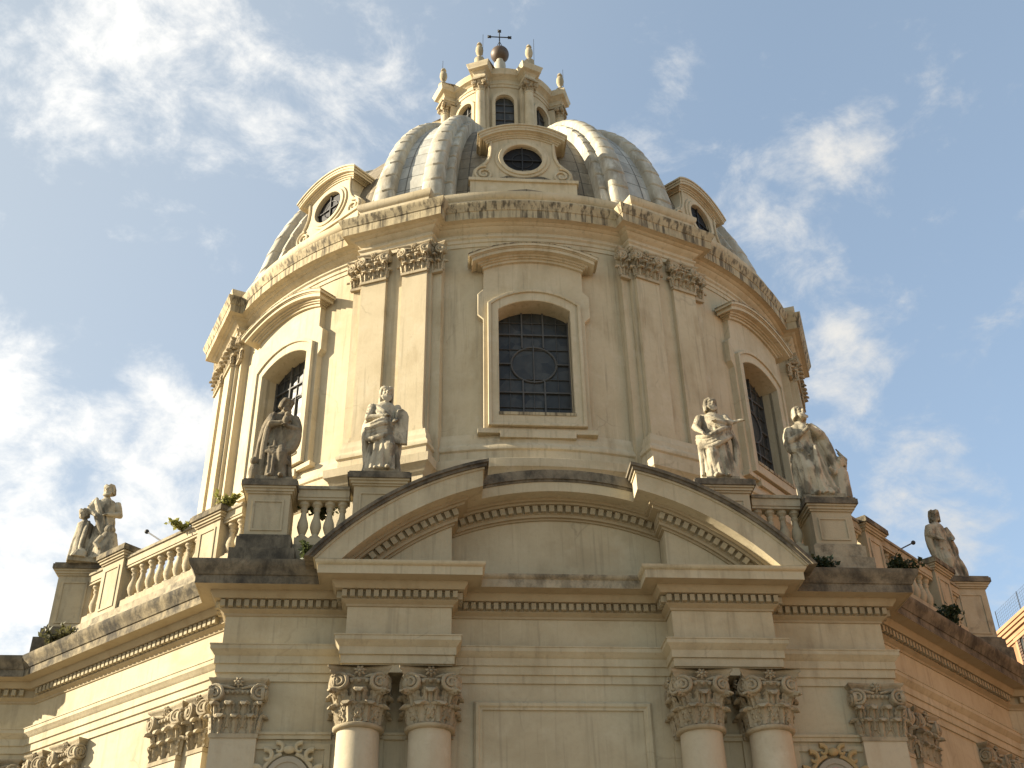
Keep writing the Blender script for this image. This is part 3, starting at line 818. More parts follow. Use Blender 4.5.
mb.sweep(ring_path(13.10, 13.72, 1.52), [(.10, 19.55), (.10, 20.05), (.16, 20.10), (.17, 20.2), (.10, 20.32), (.06, 20.4), (.08, 20.5), (.03, 20.6), (.0, 20.80), (-.3, 20.85)], closed=True)
cpart("drum_base_moulding", mb, M['drumtrim'], off=LOFF)

# wall with three arched openings on the seen side
WIN_HW, WIN_Z0, WIN_SP, WIN_RISE = 1.31, 21.50, 25.95, .44
def arch_z(x, hw, zs, rise):
    r = (hw * hw + rise * rise) / (2 * rise); zc = zs + rise - r
    return zc + sqrt(max(0, r * r - x * x))
wall = MB()
WB, WT = 19.5, 29.4
def wpt(a, z, R=RW): return (R * sin(a), -R * cos(a), z)
for bay in range(8):
    c = RAD(45 * bay)
    ah = RAD(22.5)
    if bay in (0, 1, 7):
        aw = asin(WIN_HW / RW)
        for sg in (-1, 1):
            ang = sorted([c + sg * (aw + (ah - aw) * k / 10) for k in range(11)])
            wall.grid([[wpt(a, z) for a in ang] for z in (WB, WT)])
        ang = [c - aw + 2 * aw * k / 16 for k in range(17)]
        wall.grid([[wpt(a, WB) for a in ang], [wpt(a, WIN_Z0) for a in ang]])
        tops = [arch_z(RW * sin(a - c), WIN_HW, WIN_SP, WIN_RISE) for a in ang]
        wall.grid([[wpt(a, t) for a, t in zip(ang, tops)], [wpt(a, WT) for a in ang]])
        # reveal
        loop = [(ang[0], WIN_Z0)] + list(zip(ang, tops)) + [(ang[-1], WIN_Z0)]
        inn = []
        for a, z in loop:
            x, y, _ = wpt(a, z); inn.append((x - sin(c) * .62, y + cos(c) * .62, z))
        wall.grid([[wpt(a, z) for a, z in loop], inn], close_u=True)
    else:
        ang = [c - ah + 2 * ah * k / 12 for k in range(13)]
        wall.grid([[wpt(a, z) for a in ang] for z in (WB, WT)])
cpart("drum_wall", wall, M['drum'], off=LOFF, sharp=30)

# drum windows: frame > hood, sill, bars, panes
def win_frame():
    mb = MB()
    op = [(-WIN_HW, WIN_Z0)] + arc_pts(-WIN_HW, WIN_SP, WIN_HW, WIN_SP, WIN_RISE) + [(WIN_HW, WIN_Z0)]
    out = [(-1.86, 20.75), (-1.86, 25.55), (-2.06, 25.75), (-2.06, 26.7), (-1.84, 26.95), (-1.84, 28.05)] + arc_pts(-1.7, 28.1, 1.7, 28.1, .35, 10) + \
          [(1.84, 28.05), (1.84, 26.95), (2.06, 26.7), (2.06, 25.75), (1.86, 25.55), (1.86, 20.75)]
    vs, fs = plate(out, [op], -RW - .12, .32, .02); mb.add(vs, fs)
    o2 = [(-1.70, 20.95)] + arc_pts(-1.70, 26.22, 1.70, 26.22, .66) + [(1.70, 20.95)]
    vs, fs = plate(o2, [op], -RW - .22, .14, .02); mb.add(vs, fs)
    o3 = [(-1.48, 21.6)] + arc_pts(-1.48, 26.10, 1.48, 26.10, .52) + [(1.48, 21.6)]
    vs, fs = plate(o3, [op], -RW - .17, .4, .0)
    o4 = [(-1.70, 20.95)] + arc_pts(-1.70, 26.22, 1.70, 26.22, .66) + [(1.70, 20.95)]
    i4 = [(-1.58, 21.05)] + arc_pts(-1.58, 26.16, 1.58, 26.16, .60) + [(1.58, 21.05)]
    vs, fs = plate(o4, [i4], -RW - .29, .09, .015); mb.add(vs, fs)
    # apron
    mb.box(-2.06, 2.06, -RW - .17, -RW + .1, 20.70, 20.88)
    mb.box(-1.3, 1.3, -RW - .21, -RW + .1, 20.52, 20.80)
    return mb
def win_hood():
    mb = MB(); zc = 23.99
    for r0, r1, d, x in ((4.26, 4.36, .10, 1.88), (4.36, 4.42, .18, 1.96), (4.42, 4.50, .26, 2.06), (4.50, 4.64, .46, 2.28), (4.64, 4.68, .50, 2.32), (4.68, 4.78, .56, 2.40)):
        mb.arc_layer(zc, r0, r1, -RW - .12 - d, -RW + .1, ('x', -x), ('x', x), n=20)
    return mb
def win_bars():
    mb = MB(); y = -12.5
    def bar(x0, x1, z0, z1, e=0.0): mb.box(x0, x1, y - .05 - e, y + .03, z0, z1)
    cz, R1 = 24.05, .82
    for x in (-.41, .37):
        dz = sqrt(R1 * R1 - x * x)
        bar(x - .028, x + .028, WIN_Z0, cz - dz, .004); bar(x - .028, x + .028, cz + dz, 26.42, .004)
    for z in (22.82, 25.35): bar(-1.31, 1.31, z - .028, z + .028)
    for s in (-1, 1):
        a, b = sorted((s * .83, s * 1.31)); bar(a, b, cz - .026, cz + .026)
    bar(-.016, .016, cz - R1, cz + R1)
    for z in (22.2, 23.4, 24.7, 25.9): bar(-1.31, 1.31, z - .008, z + .008, -.03)
    for x in (-.86, .86, -.02): bar(x - .008, x + .008, WIN_Z0, 26.4, -.034)
    mb.tube([(.0 + R1 * cos(2 * pi * k / 40), y, cz + R1 * .93 * sin(2 * pi * k / 40)) for k in range(41)], .042, 6, cap=False)
    bar(-1.335, -1.27, WIN_Z0, 26.2, .01); bar(1.27, 1.335, WIN_Z0, 26.2, .01); bar(-1.31, 1.31, WIN_Z0, WIN_Z0 + .5, .012)
    return mb
def win_panes():
    mb = MB()
    mb.add([(-1.4, -12.47, 21.3), (1.4, -12.47, 21.3), (1.4, -12.47, 26.7), (-1.4, -12.47, 26.7)], [(0, 1, 2, 3)])
    return mb
fm = win_frame().mesh("window_frame", LOFF); fm.materials.append(M['drumtrim'])
hm = win_hood().mesh("hood", LOFF); hm.materials.append(M['drumtrim'])
hm2 = MB(); hm2.arc_layer(23.99, 4.785, 4.82, -RW - .70, -RW + .1, ('x', -2.43), ('x', 2.43), n=20)
hm2 = hm2.mesh("hood_capping", LOFF); hm2.materials.append(M['drip'])
pm = win_panes().mesh("panes", LOFF); pm.materials.append(M['glass'])
bmc = win_bars().mesh("bars", LOFF); bmc.materials.append(M['bars'])
sm = MB(); sm.box(-1.33, 1.33, -RW - .25, -12.4, 21.40, 21.515); sm = sm.mesh("sill", LOFF); sm.materials.append(M['drip'])
for a in (0, -45, 45):
    w = link("window", fm, None, church, rz=RAD(a))
    for nm, me in (("hood", hm), ("hood_capping", hm2), ("sill", sm), ("panes", pm), ("bars", bmc)):
        link(nm, me, None, w)

# paired pilasters on the drum > capitals
dcap = pilaster_capital(1.0, 1.22, .12); dcap.materials.append(M['drumcap'])
dhcap = pilaster_capital(.5, 1.22, .08); dhcap.materials.append(M['drumcap'])
mb = MB(); mb.box(-.5, .5, -13.53, -13.2, 20.3, 28.0); mb.box(-.56, .56, -13.62, -13.2, 20.3, 20.95); mb.box(-.53, .53, -13.58, -13.2, 20.95, 21.08)
dp = mb.mesh("pilaster", LOFF); dp.materials.append(M['drum'])
mb = MB(); mb.box(-1.45, 1.45, -13.36, -12.7, 19.6, 29.3); mb.box(-1.80, 1.80, -13.22, -12.6, 19.6, 29.3)
bk = mb.mesh("pilaster_backing", LOFF); bk.materials.append(M['drum'])
for a in (-67.5, -22.5, 22.5, 67.5):
    b = link("pilaster_backing", bk, None, church, rz=RAD(a))
    for s in (-1, 1):
        link("capital", dhcap, None, b, (s * 1.60, -13.24, 27.98 + H0))
    for s in (-1, 1):
        t = RAD(a)
        p = link("pilaster", dp, None, church, (cos(t) * .83 * s, sin(t) * .83 * s, 0), t)
        link("capital", dcap, None, p, (0, -13.44, 27.98 + H0))

# drum entablature > cornice; attic course
mb = MB()
pe = ring_path(RW, 13.42, 1.42)
mb.sweep(pe, [(-.1, 29.18), (.04, 29.18), (.04, 29.36), (.08, 29.38), (.08, 29.52), (.15, 29.58), (.15, 29.64), (.06, 29.66), (.06, 29.80), (.14, 29.86), (.24, 29.93), (.26, 29.98), (.34, 30.0), (.40, 30.07), (.58, 30.10), (.58, 30.085), (.62, 30.085)], closed=True)
en = cpart("drum_entablature", mb, M['drumtrim'], off=LOFF)
mb = MB()
mb.sweep(pe, [(.62, 30.085), (.63, 30.44), (.66, 30.46), (.68, 30.54), (.76, 30.70), (.78, 30.78), (.78, 30.82), (-.8, 30.92)], closed=True)
link("cornice", mb.mesh("cornice", LOFF), M['drip'], en)
mb = MB()
mb.sweep(ring_path(13.38, 13.86, 1.45), [(.0, 30.85), (.0, 31.30), (.05, 31.34), (.10, 31.42), (.12, 31.52), (.12, 31.62), (-2.4, 31.72)], closed=True)
cpart("attic_course", mb, M['drumtrim'], off=LOFF)

# ------------------------------------------------------------------ dome
LX = -.10
DR, DZ, DH = 12.1, 30.7, 13.35
def dome_pt(a, ph, add=0.0):
    """a = bearing, ph = elevation parameter (0 springing, pi/2 top)"""
    n = Vector((cos(ph) / DR, sin(ph) / DH)).normalized()
    r = DR * cos(ph) + n.x * add; z = DZ + DH * sin(ph) + n.y * add
    return (r * sin(a), -r * cos(a), z)
PH0, PH1 = .04, 1.30
def shell(a0, a1, add=0.0, na=10, nph=26, tile=.62):
    mb = MB(); rows, uvs = [], []
    L = 0
    for i in range(nph + 1):
        ph = PH0 + (PH1 - PH0) * i / nph
        rows.append([dome_pt(a0 + (a1 - a0) * k / na, ph, add) for k in range(na + 1)])
        uvs.append([((a0 + (a1 - a0) * k / na) * DR * .75, ph * 13.0) for k in range(na + 1)])
    mb.grid(rows, uvs=uvs)
    return mb
dome = MB()
mb = shell(0, 2 * pi, 0, 96, 26)
cpart("dome_shell", mb, M['leaddark'], off=LOFF)
RIB_OFF = 4.8
for k, c in enumerate((-67.5, -22.5, 22.5, 67.5)):
    mb = shell(RAD(c - RIB_OFF), RAD(c + RIB_OFF), .56, 8, 26)
    cpart("dome_panel", mb, M['leadpale'], off=LOFF)
def rib_mesh():
    """one deep rounded rib along the meridian at bearing 0, dressed in overlapping bands of lead"""
    mb = MB(); rows = []
    nb = 17
    half = ((1.95, -.3), (1.93, .40), (1.86, .48), (1.55, .53), (1.12, .50), (1.03, .58), (1.0, .74), (.92, .83), (.78, .88), (.45, .94))
    prof = tuple((-x, y) for x, y in half) + ((0, .97),) + tuple(reversed(half))
    for i in range(nb):
        for f in (0.0, .06, .35, .65, .94, 1.0):
            ph = PH0 + (PH1 - PH0) * (i + f) / nb
            lift = .03 * (1 - f) - (.07 if f in (0.0, 1.0) else 0)
            r = cos(ph); k = .45 + .55 * r ** .6; row = []
            for x, y in prof:
                w = .40 * max(.42, r ** .5)
                p2 = ph + .016 * (x * x - .5 if abs(x) <= 1.02 else .5) * (1 if 0 < i + f < nb else 0)
                row.append(dome_pt(x * w / max(.5, DR * cos(p2)), p2, (y * k if y > 0 else y) + (lift if y > .2 else 0)))
            rows.append(row)
    mb.grid(rows)
    return mb.mesh("dome_rib", LOFF, 32)
rm = rib_mesh(); rm.materials.append(M['rib'])
for c in (-67.5, -22.5, 22.5, 67.5):
    for s in (-1, 1):
        link("dome_rib", rm, None, church, rz=RAD(c + s * RIB_OFF))

# dormers: front slab with scrolls > oculus glass, hood, base
DY = -11.65
def dormer_front():
    mb = MB(); y = DY
    cz = 35.0
    out = [(-2.04, 33.62), (-2.12, 33.95), (-2.05, 34.35), (-1.80, 34.62), (-1.58, 34.85), (-1.46, 35.15), (-1.42, 35.55), (-1.42, 35.9), (-1.42, 36.05)] + arc_pts(-1.42, 36.05, 1.42, 36.05, .42, 10)[1:-1] + \
          [(1.42, 36.05), (1.42, 35.9), (1.42, 35.55), (1.46, 35.15), (1.58, 34.85), (1.80, 34.62), (2.05, 34.35), (2.12, 33.95), (2.04, 33.62)]
    mb.add(*plate(out, [ellipse(0, cz, .83, .77)], y, .7, .02))
    mb.add(*plate(ellipse(0, cz, 1.16, 1.08), [ellipse(0, cz, .94, .87)], y - .07, .12, .02))
    mb.add(*plate(ellipse(0, cz, 1.02, .95), [ellipse(0, cz, .83, .77)], y - .13, .2, .02))
    for s in (-1, 1):
        a, b = sorted((s * 1.0, s * 1.38)); mb.box(a, b, y + .69, -8.2, 33.3, 36.0)
    for s in (-1, 1):
        pts, rad = [], []
        for k in range(40):
            t = k / 39; an = pi / 2 - s * (-.2) + s * (-2 * pi * 1.9 * t); rr = .42 * (1 - .82 * t)
            pts.append((s * 1.62 + rr * cos(an), y - .04, 34.08 + rr * sin(an))); rad.append(.065 * (1 - .4 * t))
        mb.tube(pts, rad, 7)
        mb.tube([(s * 1.66, y - .03, 34.55), (s * 1.50, y - .04, 34.74), (s * 1.36, y - .04, 35.1), (s * 1.32, y - .04, 35.5), (s * 1.34, y - .04, 35.95)], [.065, .06, .055, .055, .06], 7)
    return mb
def dormer_hood():
    mb = MB(); hw = 1.90; rise = .62; r = (hw * hw + rise * rise) / (2 * rise); zc = 36.78 - r; pr = -.52
    for dr, d, x in ((-.44, .05, 1.52), (-.37, .10, 1.58), (-.30, .17, 1.66), (-.19, .30, 1.80), (-.07, .33, 1.84), (0, .38, 1.90)):
        mb.arc_layer(zc, r + pr, r + dr, DY - d, -9.0, ('x', -x), ('x', x), n=18); pr = dr
    return mb
def dormer_base():
    mb = MB()
    mb.box(-2.20, 2.20, DY - .22, -10.6, 31.6, 33.48); mb.box(-2.27, 2.27, DY - .30, -10.6, 33.48, 33.63)
    mb.box(-2.30, 2.30, DY - .33, -10.6, 31.5, 32.75)
    return mb
df = dormer_front().mesh("dormer", LOFF); df.materials.append(M['drumtrim'])
dh = dormer_hood().mesh("hood", LOFF); dh.materials.append(M['drumtrim'])
db = dormer_base().mesh("base", LOFF); db.materials.append(M['drumtrim'])
mb = MB(); mb.add(*plate(ellipse(0, 35.0, .98, .92), [], DY + .10, .05)); dgl = mb.mesh("pane", LOFF); dgl.materials.append(M['darkpane'])
mb = MB(); mb.box(-.022, .022, DY + .03, DY + .09, 34.15, 35.85); mb.box(-.9, .9, DY + .03, DY + .09, 34.985, 35.02)
mb.tube([(.44 * cos(2 * pi * k / 24), DY + .06, 35.0 + .41 * sin(2 * pi * k / 24)) for k in range(25)], .015, 5, cap=False)
dbr = mb.mesh("bars", LOFF); dbr.materials.append(M['iron'])
for a in (0, -45, 45):
    d = link("dormer", df, None, church, (LX, 0, .14), RAD(a))
    for nm, me in (("hood", dh), ("base", db), ("pane", dgl), ("bars", dbr)): link(nm, me, None, d)

# ------------------------------------------------------------------ lantern
LX = -.10
def lpart(name, me, mat, parent=None, loc=(0, 0, 0), rz=0.0):
    return link(name, me, mat, parent or church, (loc[0] + (LX if parent is None else 0), loc[1], loc[2]), rz)
mb = MB()
mb.lathe([(4.5, 42.6), (4.4, 43.4), (4.2, 43.5), (4.1, 44.2), (3.85, 44.3), (3.8, 44.95), (3.9, 45.0), (3.9, 45.12), (2.5, 45.2)], 48)
lpart("lantern_base", mb.mesh("lantern_base", LOFF), M['drumtrim'])
# lantern wall with eight arched openings
lw = MB(); RL = 2.95; lhw, lz0, lsp, lrise = .53, 45.75, 48.15, .53
for bay in range(8):
    c = RAD(45 * bay); ah = RAD(22.5); aw = asin(lhw / RL)
    def lp(a, z, R=RL): return (R * sin(a), -R * cos(a), z)
    for sg in (-1, 1):
        ang = sorted([c + sg * (aw + (ah - aw) * k / 3) for k in range(4)])
        lw.grid([[lp(a, z) for a in ang] for z in (45.1, 49.4)])
    ang = [c - aw + 2 * aw * k / 12 for k in range(13)]
    tops = [arch_z(RL * sin(a - c), lhw, lsp, lrise * .999) for a in ang]
    lw.grid([[lp(a, t) for a, t in zip(ang, tops)], [lp(a, 49.4) for a in ang]])
    lw.grid([[lp(a, 45.1) for a in ang], [lp(a, lz0) for a in ang]])
    loop = [(ang[0], lz0)] + list(zip(ang, tops)) + [(ang[-1], lz0)]
    lw.grid([[lp(a, z) for a, z in loop], [(lp(a, z)[0] - sin(c) * .25, lp(a, z)[1] + cos(c) * .25, z) for a, z in loop]], close_u=True)
lpart("lantern_wall", lw.mesh("lantern_wall", LOFF, 30), M['drumtrim'])
def lant_window():
    mb = MB()
    op = [(-lhw, lz0)] + arc_pts(-lhw, lsp, lhw, lsp, lrise * .999) + [(lhw, lz0)]
    out = [(-.70, lz0)] + arc_pts(-.70, lsp + .02, .70, lsp + .02, .699) + [(.70, lz0)]
    mb.add(*plate(out, [op], -RL - .08, .14, .02))
    return mb
lf = lant_window().mesh("lantern_window", LOFF); lf.materials.append(M['drumtrim'])
mb = MB(); mb.add([(-.55, -2.72, 45.7), (.55, -2.72, 45.7), (.55, -2.72, 48.7), (-.55, -2.72, 48.7)], [(0, 1, 2, 3)]); lg = mb.mesh("pane", LOFF); lg.materials.append(M['glass'])
mb = MB(); mb.box(-.03, .03, -2.79, -2.73, 45.75, 48.68)
for z in (46.35, 46.95, 47.55, 48.1): mb.box(-.5, .5, -2.775, -2.735, z - .02, z + .02)
lb = mb.mesh("bars", LOFF); lb.materials.append(M['bars'])
for a in (0, -45, 45):
    w = lpart("lantern_window", lf, None, rz=RAD(a)); link("pane", lg, None, w); link("bars", lb, None, w)
# lantern columns > capitals
mb = MB(); mb.lathe([(.36, 45.15), (.36, 45.5), (.30, 45.6), (.27, 45.65)] + [(.28 - .04 * t, 45.65 + 2.9 * t) for t in (0, .3, .6, 1)] + [(.27, 48.57), (.27, 48.62), (.2, 48.64)], 20, c=(0, -3.45))
mb.box(-.36, .36, -3.3, -2.9, 45.15, 49.2)
lc = mb.mesh("lantern_column", LOFF); lc.materials.append(M['drumtrim'])
lcap = MB()
lcap.lathe([(.22, 48.58), (.22, 48.98), (.30, 49.23), (.33, 49.28)], 16, c=(0, -3.45))
lcap.box(-.38, .38, -3.86, -3.0, 49.28, 49.40)
for k in range(8):
    a = 2 * pi * k / 8; o = (cos(a), sin(a), 0); t = (-sin(a), cos(a), 0)
    leaf(lcap, (.2 * o[0], -3.45 + .2 * o[1], 48.58), o, t, .34, .2, .2, .03)
for s in (-1, 1):
    volute(lcap, (s * .30, -3.74, 49.14), (s, 0, 0), (.25 * s, -1, 0), .15, 1, .04, .1)
    volute(lcap, (s * .38, -3.45, 49.14), (0, -1, 0), (s, 0, 0), .14, 1, .04, .1)
lcapm = lcap.mesh("capital", LOFF, 45); lcapm.materials.append(M['drumcap'])
for a in (-67.5, -22.5, 22.5, 67.5, 112.5, -112.5):
    c = lpart("lantern_column", lc, None, rz=RAD(a)); link("capital", lcapm, None, c)
# lantern entablature with a step forward over every column
def lring(Rw, Rp, hw):
    pts = []
    for k in range(8):
        c = RAD(22.5 + 45 * k); nx, ny, tx, ty = sin(c), -cos(c), cos(c), sin(c); w = sqrt(Rw * Rw - hw * hw)
        for s, r in ((-hw, w), (-hw, Rp), (hw, Rp), (hw, w)): pts.append((nx * r + tx * s, ny * r + ty * s))
        h = asin(hw / Rw); a0, a1 = c + h, c + RAD(45) - h
        for i in range(1, 5):
            a = a0 + (a1 - a0) * i / 5; pts.append((Rw * sin(a), -Rw * cos(a)))
    return pts
mb = MB(); mb.sweep(lring(2.98, 3.66, .30), [(-.1, 49.28), (.02, 49.30), (.02, 49.50), (.06, 49.52), (.06, 49.64), (.0, 49.67), (.0, 49.87), (.06, 49.93), (.10, 50.01), (.20, 50.06), (.26, 50.10), (.27, 50.24), (.34, 50.40), (.34, 50.46), (-1.2, 50.52)], closed=True)
lpart("lantern_entablature", mb.mesh("lantern_entablature", LOFF), M['drumtrim'])
mb = MB(); mb.lathe([(3.0, 50.3), (2.9, 50.6), (2.6, 50.8), (2.2, 51.3), (1.5, 52.2), (.9, 52.9), (.5, 53.4), (.36, 54.0), (.34, 54.6), (.22, 54.7), (.20, 55.0)], 32)
lpart("lantern_roof", mb.mesh("lantern_roof", LOFF), M['rib'])
# finials
mb = MB(); mb.lathe([(.28, 50.5), (.28, 51.0), (.22, 51.05), (.11, 51.2), (.08, 51.32), (.18, 51.5), (.22, 51.72), (.20, 51.95), (.12, 52.08), (.09, 52.14), (.16, 52.2), (.12, 52.32), (.03, 52.45)], 20, c=(0, -3.62))
fi = mb.mesh("finial", LOFF); fi.materials.append(M['baluster'])
for a in (-67.5, -22.5, 22.5, 67.5): lpart("finial", fi, None, rz=RAD(a))
for a in (-66, -19, 26, 70):
    x, y = 3.75 * sin(RAD(a)), -3.75 * cos(RAD(a)); mb = MB(); mb.tube([(x, y, 50.5), (x + .03, y, 52.9)], .012, 5)
    lpart("lightning_rod", mb.mesh("lightning_rod", LOFF), M['iron'])
mb = MB(); mb.ball((0, 0, 55.46), .55, 32, 20)
mb.lathe([(.18, 54.8), (.2, 54.95)], 12)
bl = lpart("ball", mb.mesh("ball", LOFF), M['bronze'])
mb = MB()
mb.tube([(0, 0, 55.9), (0, 0, 57.6)], .035, 8); mb.tube([(-.62, 0, 57.05), (.62, 0, 57.05)], .035, 8)
for p in ((-.62, 0, 57.05), (.62, 0, 57.05), (0, 0, 57.6)):
    mb.ball(p, .085, 10, 8)
    for dx, dz in ((.07, .07), (-.07, .07), (.07, -.07), (-.07, -.07)): mb.ball((p[0] + dx, 0, p[2] + dz), .05, 8, 6)
for s in (-1, 1): mb.tube([(s * .1, 0, 56.0), (s * .13, 0, 56.3), (s * .02, 0, 56.6)], .02, 6)
link("cross", mb.mesh("cross", LOFF), M['iron'], bl)

# ------------------------------------------------------------------ balustrades
balm = MB()
balm.lathe([(.16, 0), (.16, .10), (.11, .12), (.09, .17), (.13, .26), (.165, .38), (.15, .50), (.095, .66), (.075, .80), (.10, .84), (.11, .88), (.085, .91), (.12, .98), (.15, 1.0), (.15, 1.09)], 14, cap=True)
balmesh = balm.mesh("baluster"); balmesh.materials.append(M['baluster'])
def pedestal_mb(w, d, z0, z1, step=True, panel=True, zbase=None):
    """block pedestal centred on the origin; z from the eye"""
    mb = MB(); hw, hd = w / 2, d / 2
    mb.box(-hw, hw, -hd, hd, z0, z1 - .42)
    for e, a, b in ((.05, -.42, -.36), (.10, -.36, -.28), (.15, -.28, -.22)):
        mb.box(-hw - e, hw + e, -hd - e, hd + e, z1 + a, z1 + b)
    if panel:
        for x0, x1, a, b in ((-hw + .16, -hw + .22, z0 + .22, z1 - .68), (hw - .22, hw - .16, z0 + .22, z1 - .68), (-hw + .16, hw - .16, z0 + .16, z0 + .22), (-hw + .16, hw - .16, z1 - .68, z1 - .62)):
            mb.box(x0, x1, -hd - .03, -hd + .02, a, b)
    return mb
def make_pedestal(w, d, z0, z1, parent, loc, rz=0.0, panel=True):
    """die with panel > sooty cap slab"""
    p = link("pedestal", pedestal_mb(w, d, z0, z1, panel=panel).mesh("pedestal", LOFF), M['baluster'], parent, loc, rz)
    mb = MB(); hw, hd = w / 2, d / 2
    for e, a, b in ((.20, -.22, -.06), (.16, -.06, 0)):
        mb.box(-hw - e, hw + e, -hd - e, hd + e, z1 + a, z1 + b)
    link("cap", mb.mesh("cap", LOFF), M['soot'] if w > 1.12 else M['brownsoot'], p)
    return p
def base_mb(w, d, z0, z1):
    mb = MB(); hw, hd = w / 2, d / 2; zm = z0 + (z1 - z0) * .55
    mb.box(-hw - .30, hw + .30, -hd - .30, hd + .2, z0, zm)
    mb.box(-hw - .16, hw + .16, -hd - .16, hd + .16, zm, z1 - .08)
    mb.box(-hw - .10, hw + .10, -hd - .10, hd + .10, z1 - .08, z1)
    return mb
def run(parent, s0, s1, y, zb, z0, z1, pitch, mat=M['baluster'], skip_bal=False):
    """base rail, balusters and top rail along local x, balusters standing at y"""
    mb = MB(); mb.box(s0, s1, y - .24, y + .24, zb, z0); link("base_rail", mb.mesh("base_rail", LOFF), mat, parent)
    mb = MB()
    for a, b, e in ((z1 - .44, z1 - .36, .20), (z1 - .36, z1 - .12, .23)):
        mb.box(s0, s1, y - e, y + e, a, b)
    r = link("rail", mb.mesh("rail", LOFF), mat, parent)
    mb = MB()
    for a, b, e in ((z1 - .12, z1 - .05, .28), (z1 - .05, z1, .25)):
        mb.box(s0, s1, y - e, y + e, a, b)
    link("coping", mb.mesh("coping", LOFF), M['halfsoot'], r)
    k = max(1, int(round((s1 - s0) / pitch)))
    for i in range(k):
        s = s0 + (s1 - s0) * (i + .5) / k
        b = link("baluster", balmesh, None, parent, (s, y, z0 + H0)); b.scale = (1, 1, (z1 - .44 - z0) / 1.09)
ZB = 13.72
for s in (-1, 1):
    # short run on the front block, between the corner pedestal and the one behind the pediment
    bal = empty("balustrade", (s * 6.7, .55, 0))
    tag(bal, "short stone balustrade behind the %s end of the curved pediment, %s" % (("left", "with ivy growing through it") if s < 0 else ("right", "bare, next to dark shrub")), "balustrade", "stone balustrades on the cornice")
    for x, w, z1, z0 in ((s * 8.22, 1.2, 16.60 if s < 0 else 16.36, 14.85), (s * 5.1, 1.45, 16.92, 14.92)):
        p = make_pedestal(w, 1.1, z0, z1, bal, (x - s * 6.7, 0, 0))
        link("pedestal_base", base_mb(w, 1.1, ZB, z0).mesh("pedestal_base", LOFF), M['soot'] if s < 0 else M['halfsoot'], p)
    mb = MB(); mb.box(-1.0, 1.0, -.32, .4, ZB, 14.72); link("base_course", mb.mesh("base_course", LOFF), M['halfsoot'], bal)
    run(bal, -.74, .74, -.05, 14.72, 14.95, 16.62, .36)
    # long run along the canted side
    ang = atan2(-dL.y, -dL.x) if s < 0 else atan2(dL.y, -dL.x)
    org = P3 if s < 0 else Vector((9.0, .87))
    bl2 = empty("balustrade", (org.x, org.y, 0), ang)
    tag(bl2, "long sunlit stone balustrade on the canted wall at the left" if s < 0 else "long shaded stone balustrade on the canted wall at the right", "balustrade", "stone balustrades on the cornice")
    X = lambda q: -q if s < 0 else q
    mb = MB()
    a, b = sorted((X(.35), X(9.7)))
    mb.box(a, b, -.10, .65, ZB, 14.42); mb.box(a, b, -.04, .6, 14.42, 14.66)
    link("base_course", mb.mesh("base_course", LOFF), M['halfsoot'], bl2)
    for q0, q1, z1, nm in ((1.05, 2.2, 16.6, 0), (5.85, 7.05, 16.85, 0), (7.85, 9.55, 16.9, 1)):
        w = q1 - q0
        if not nm:
            make_pedestal(w - .1, .74, 14.66, z1, bl2, (X((q0 + q1) / 2), .35, 0))
        else:
            p = make_pedestal(1.15, 1.15, 14.66, z1, bl2, (X(8.75), .30, 0), -ang)
            link("pedestal_base", base_mb(1.15, 1.15, ZB, 14.68).mesh("pedestal_base", LOFF), M['soot'], p)
    for q0, q1, pt in ((.25, 1.08, .42), (2.2, 5.85, .43), (7.05, 7.85, .42)):
        a, b = sorted((X(q0), X(q1))); run(bl2, a, b, .30, 14.66, 14.94, 16.5, pt)
    # end block, seen edge-on behind the far pedestal
    mb = MB()

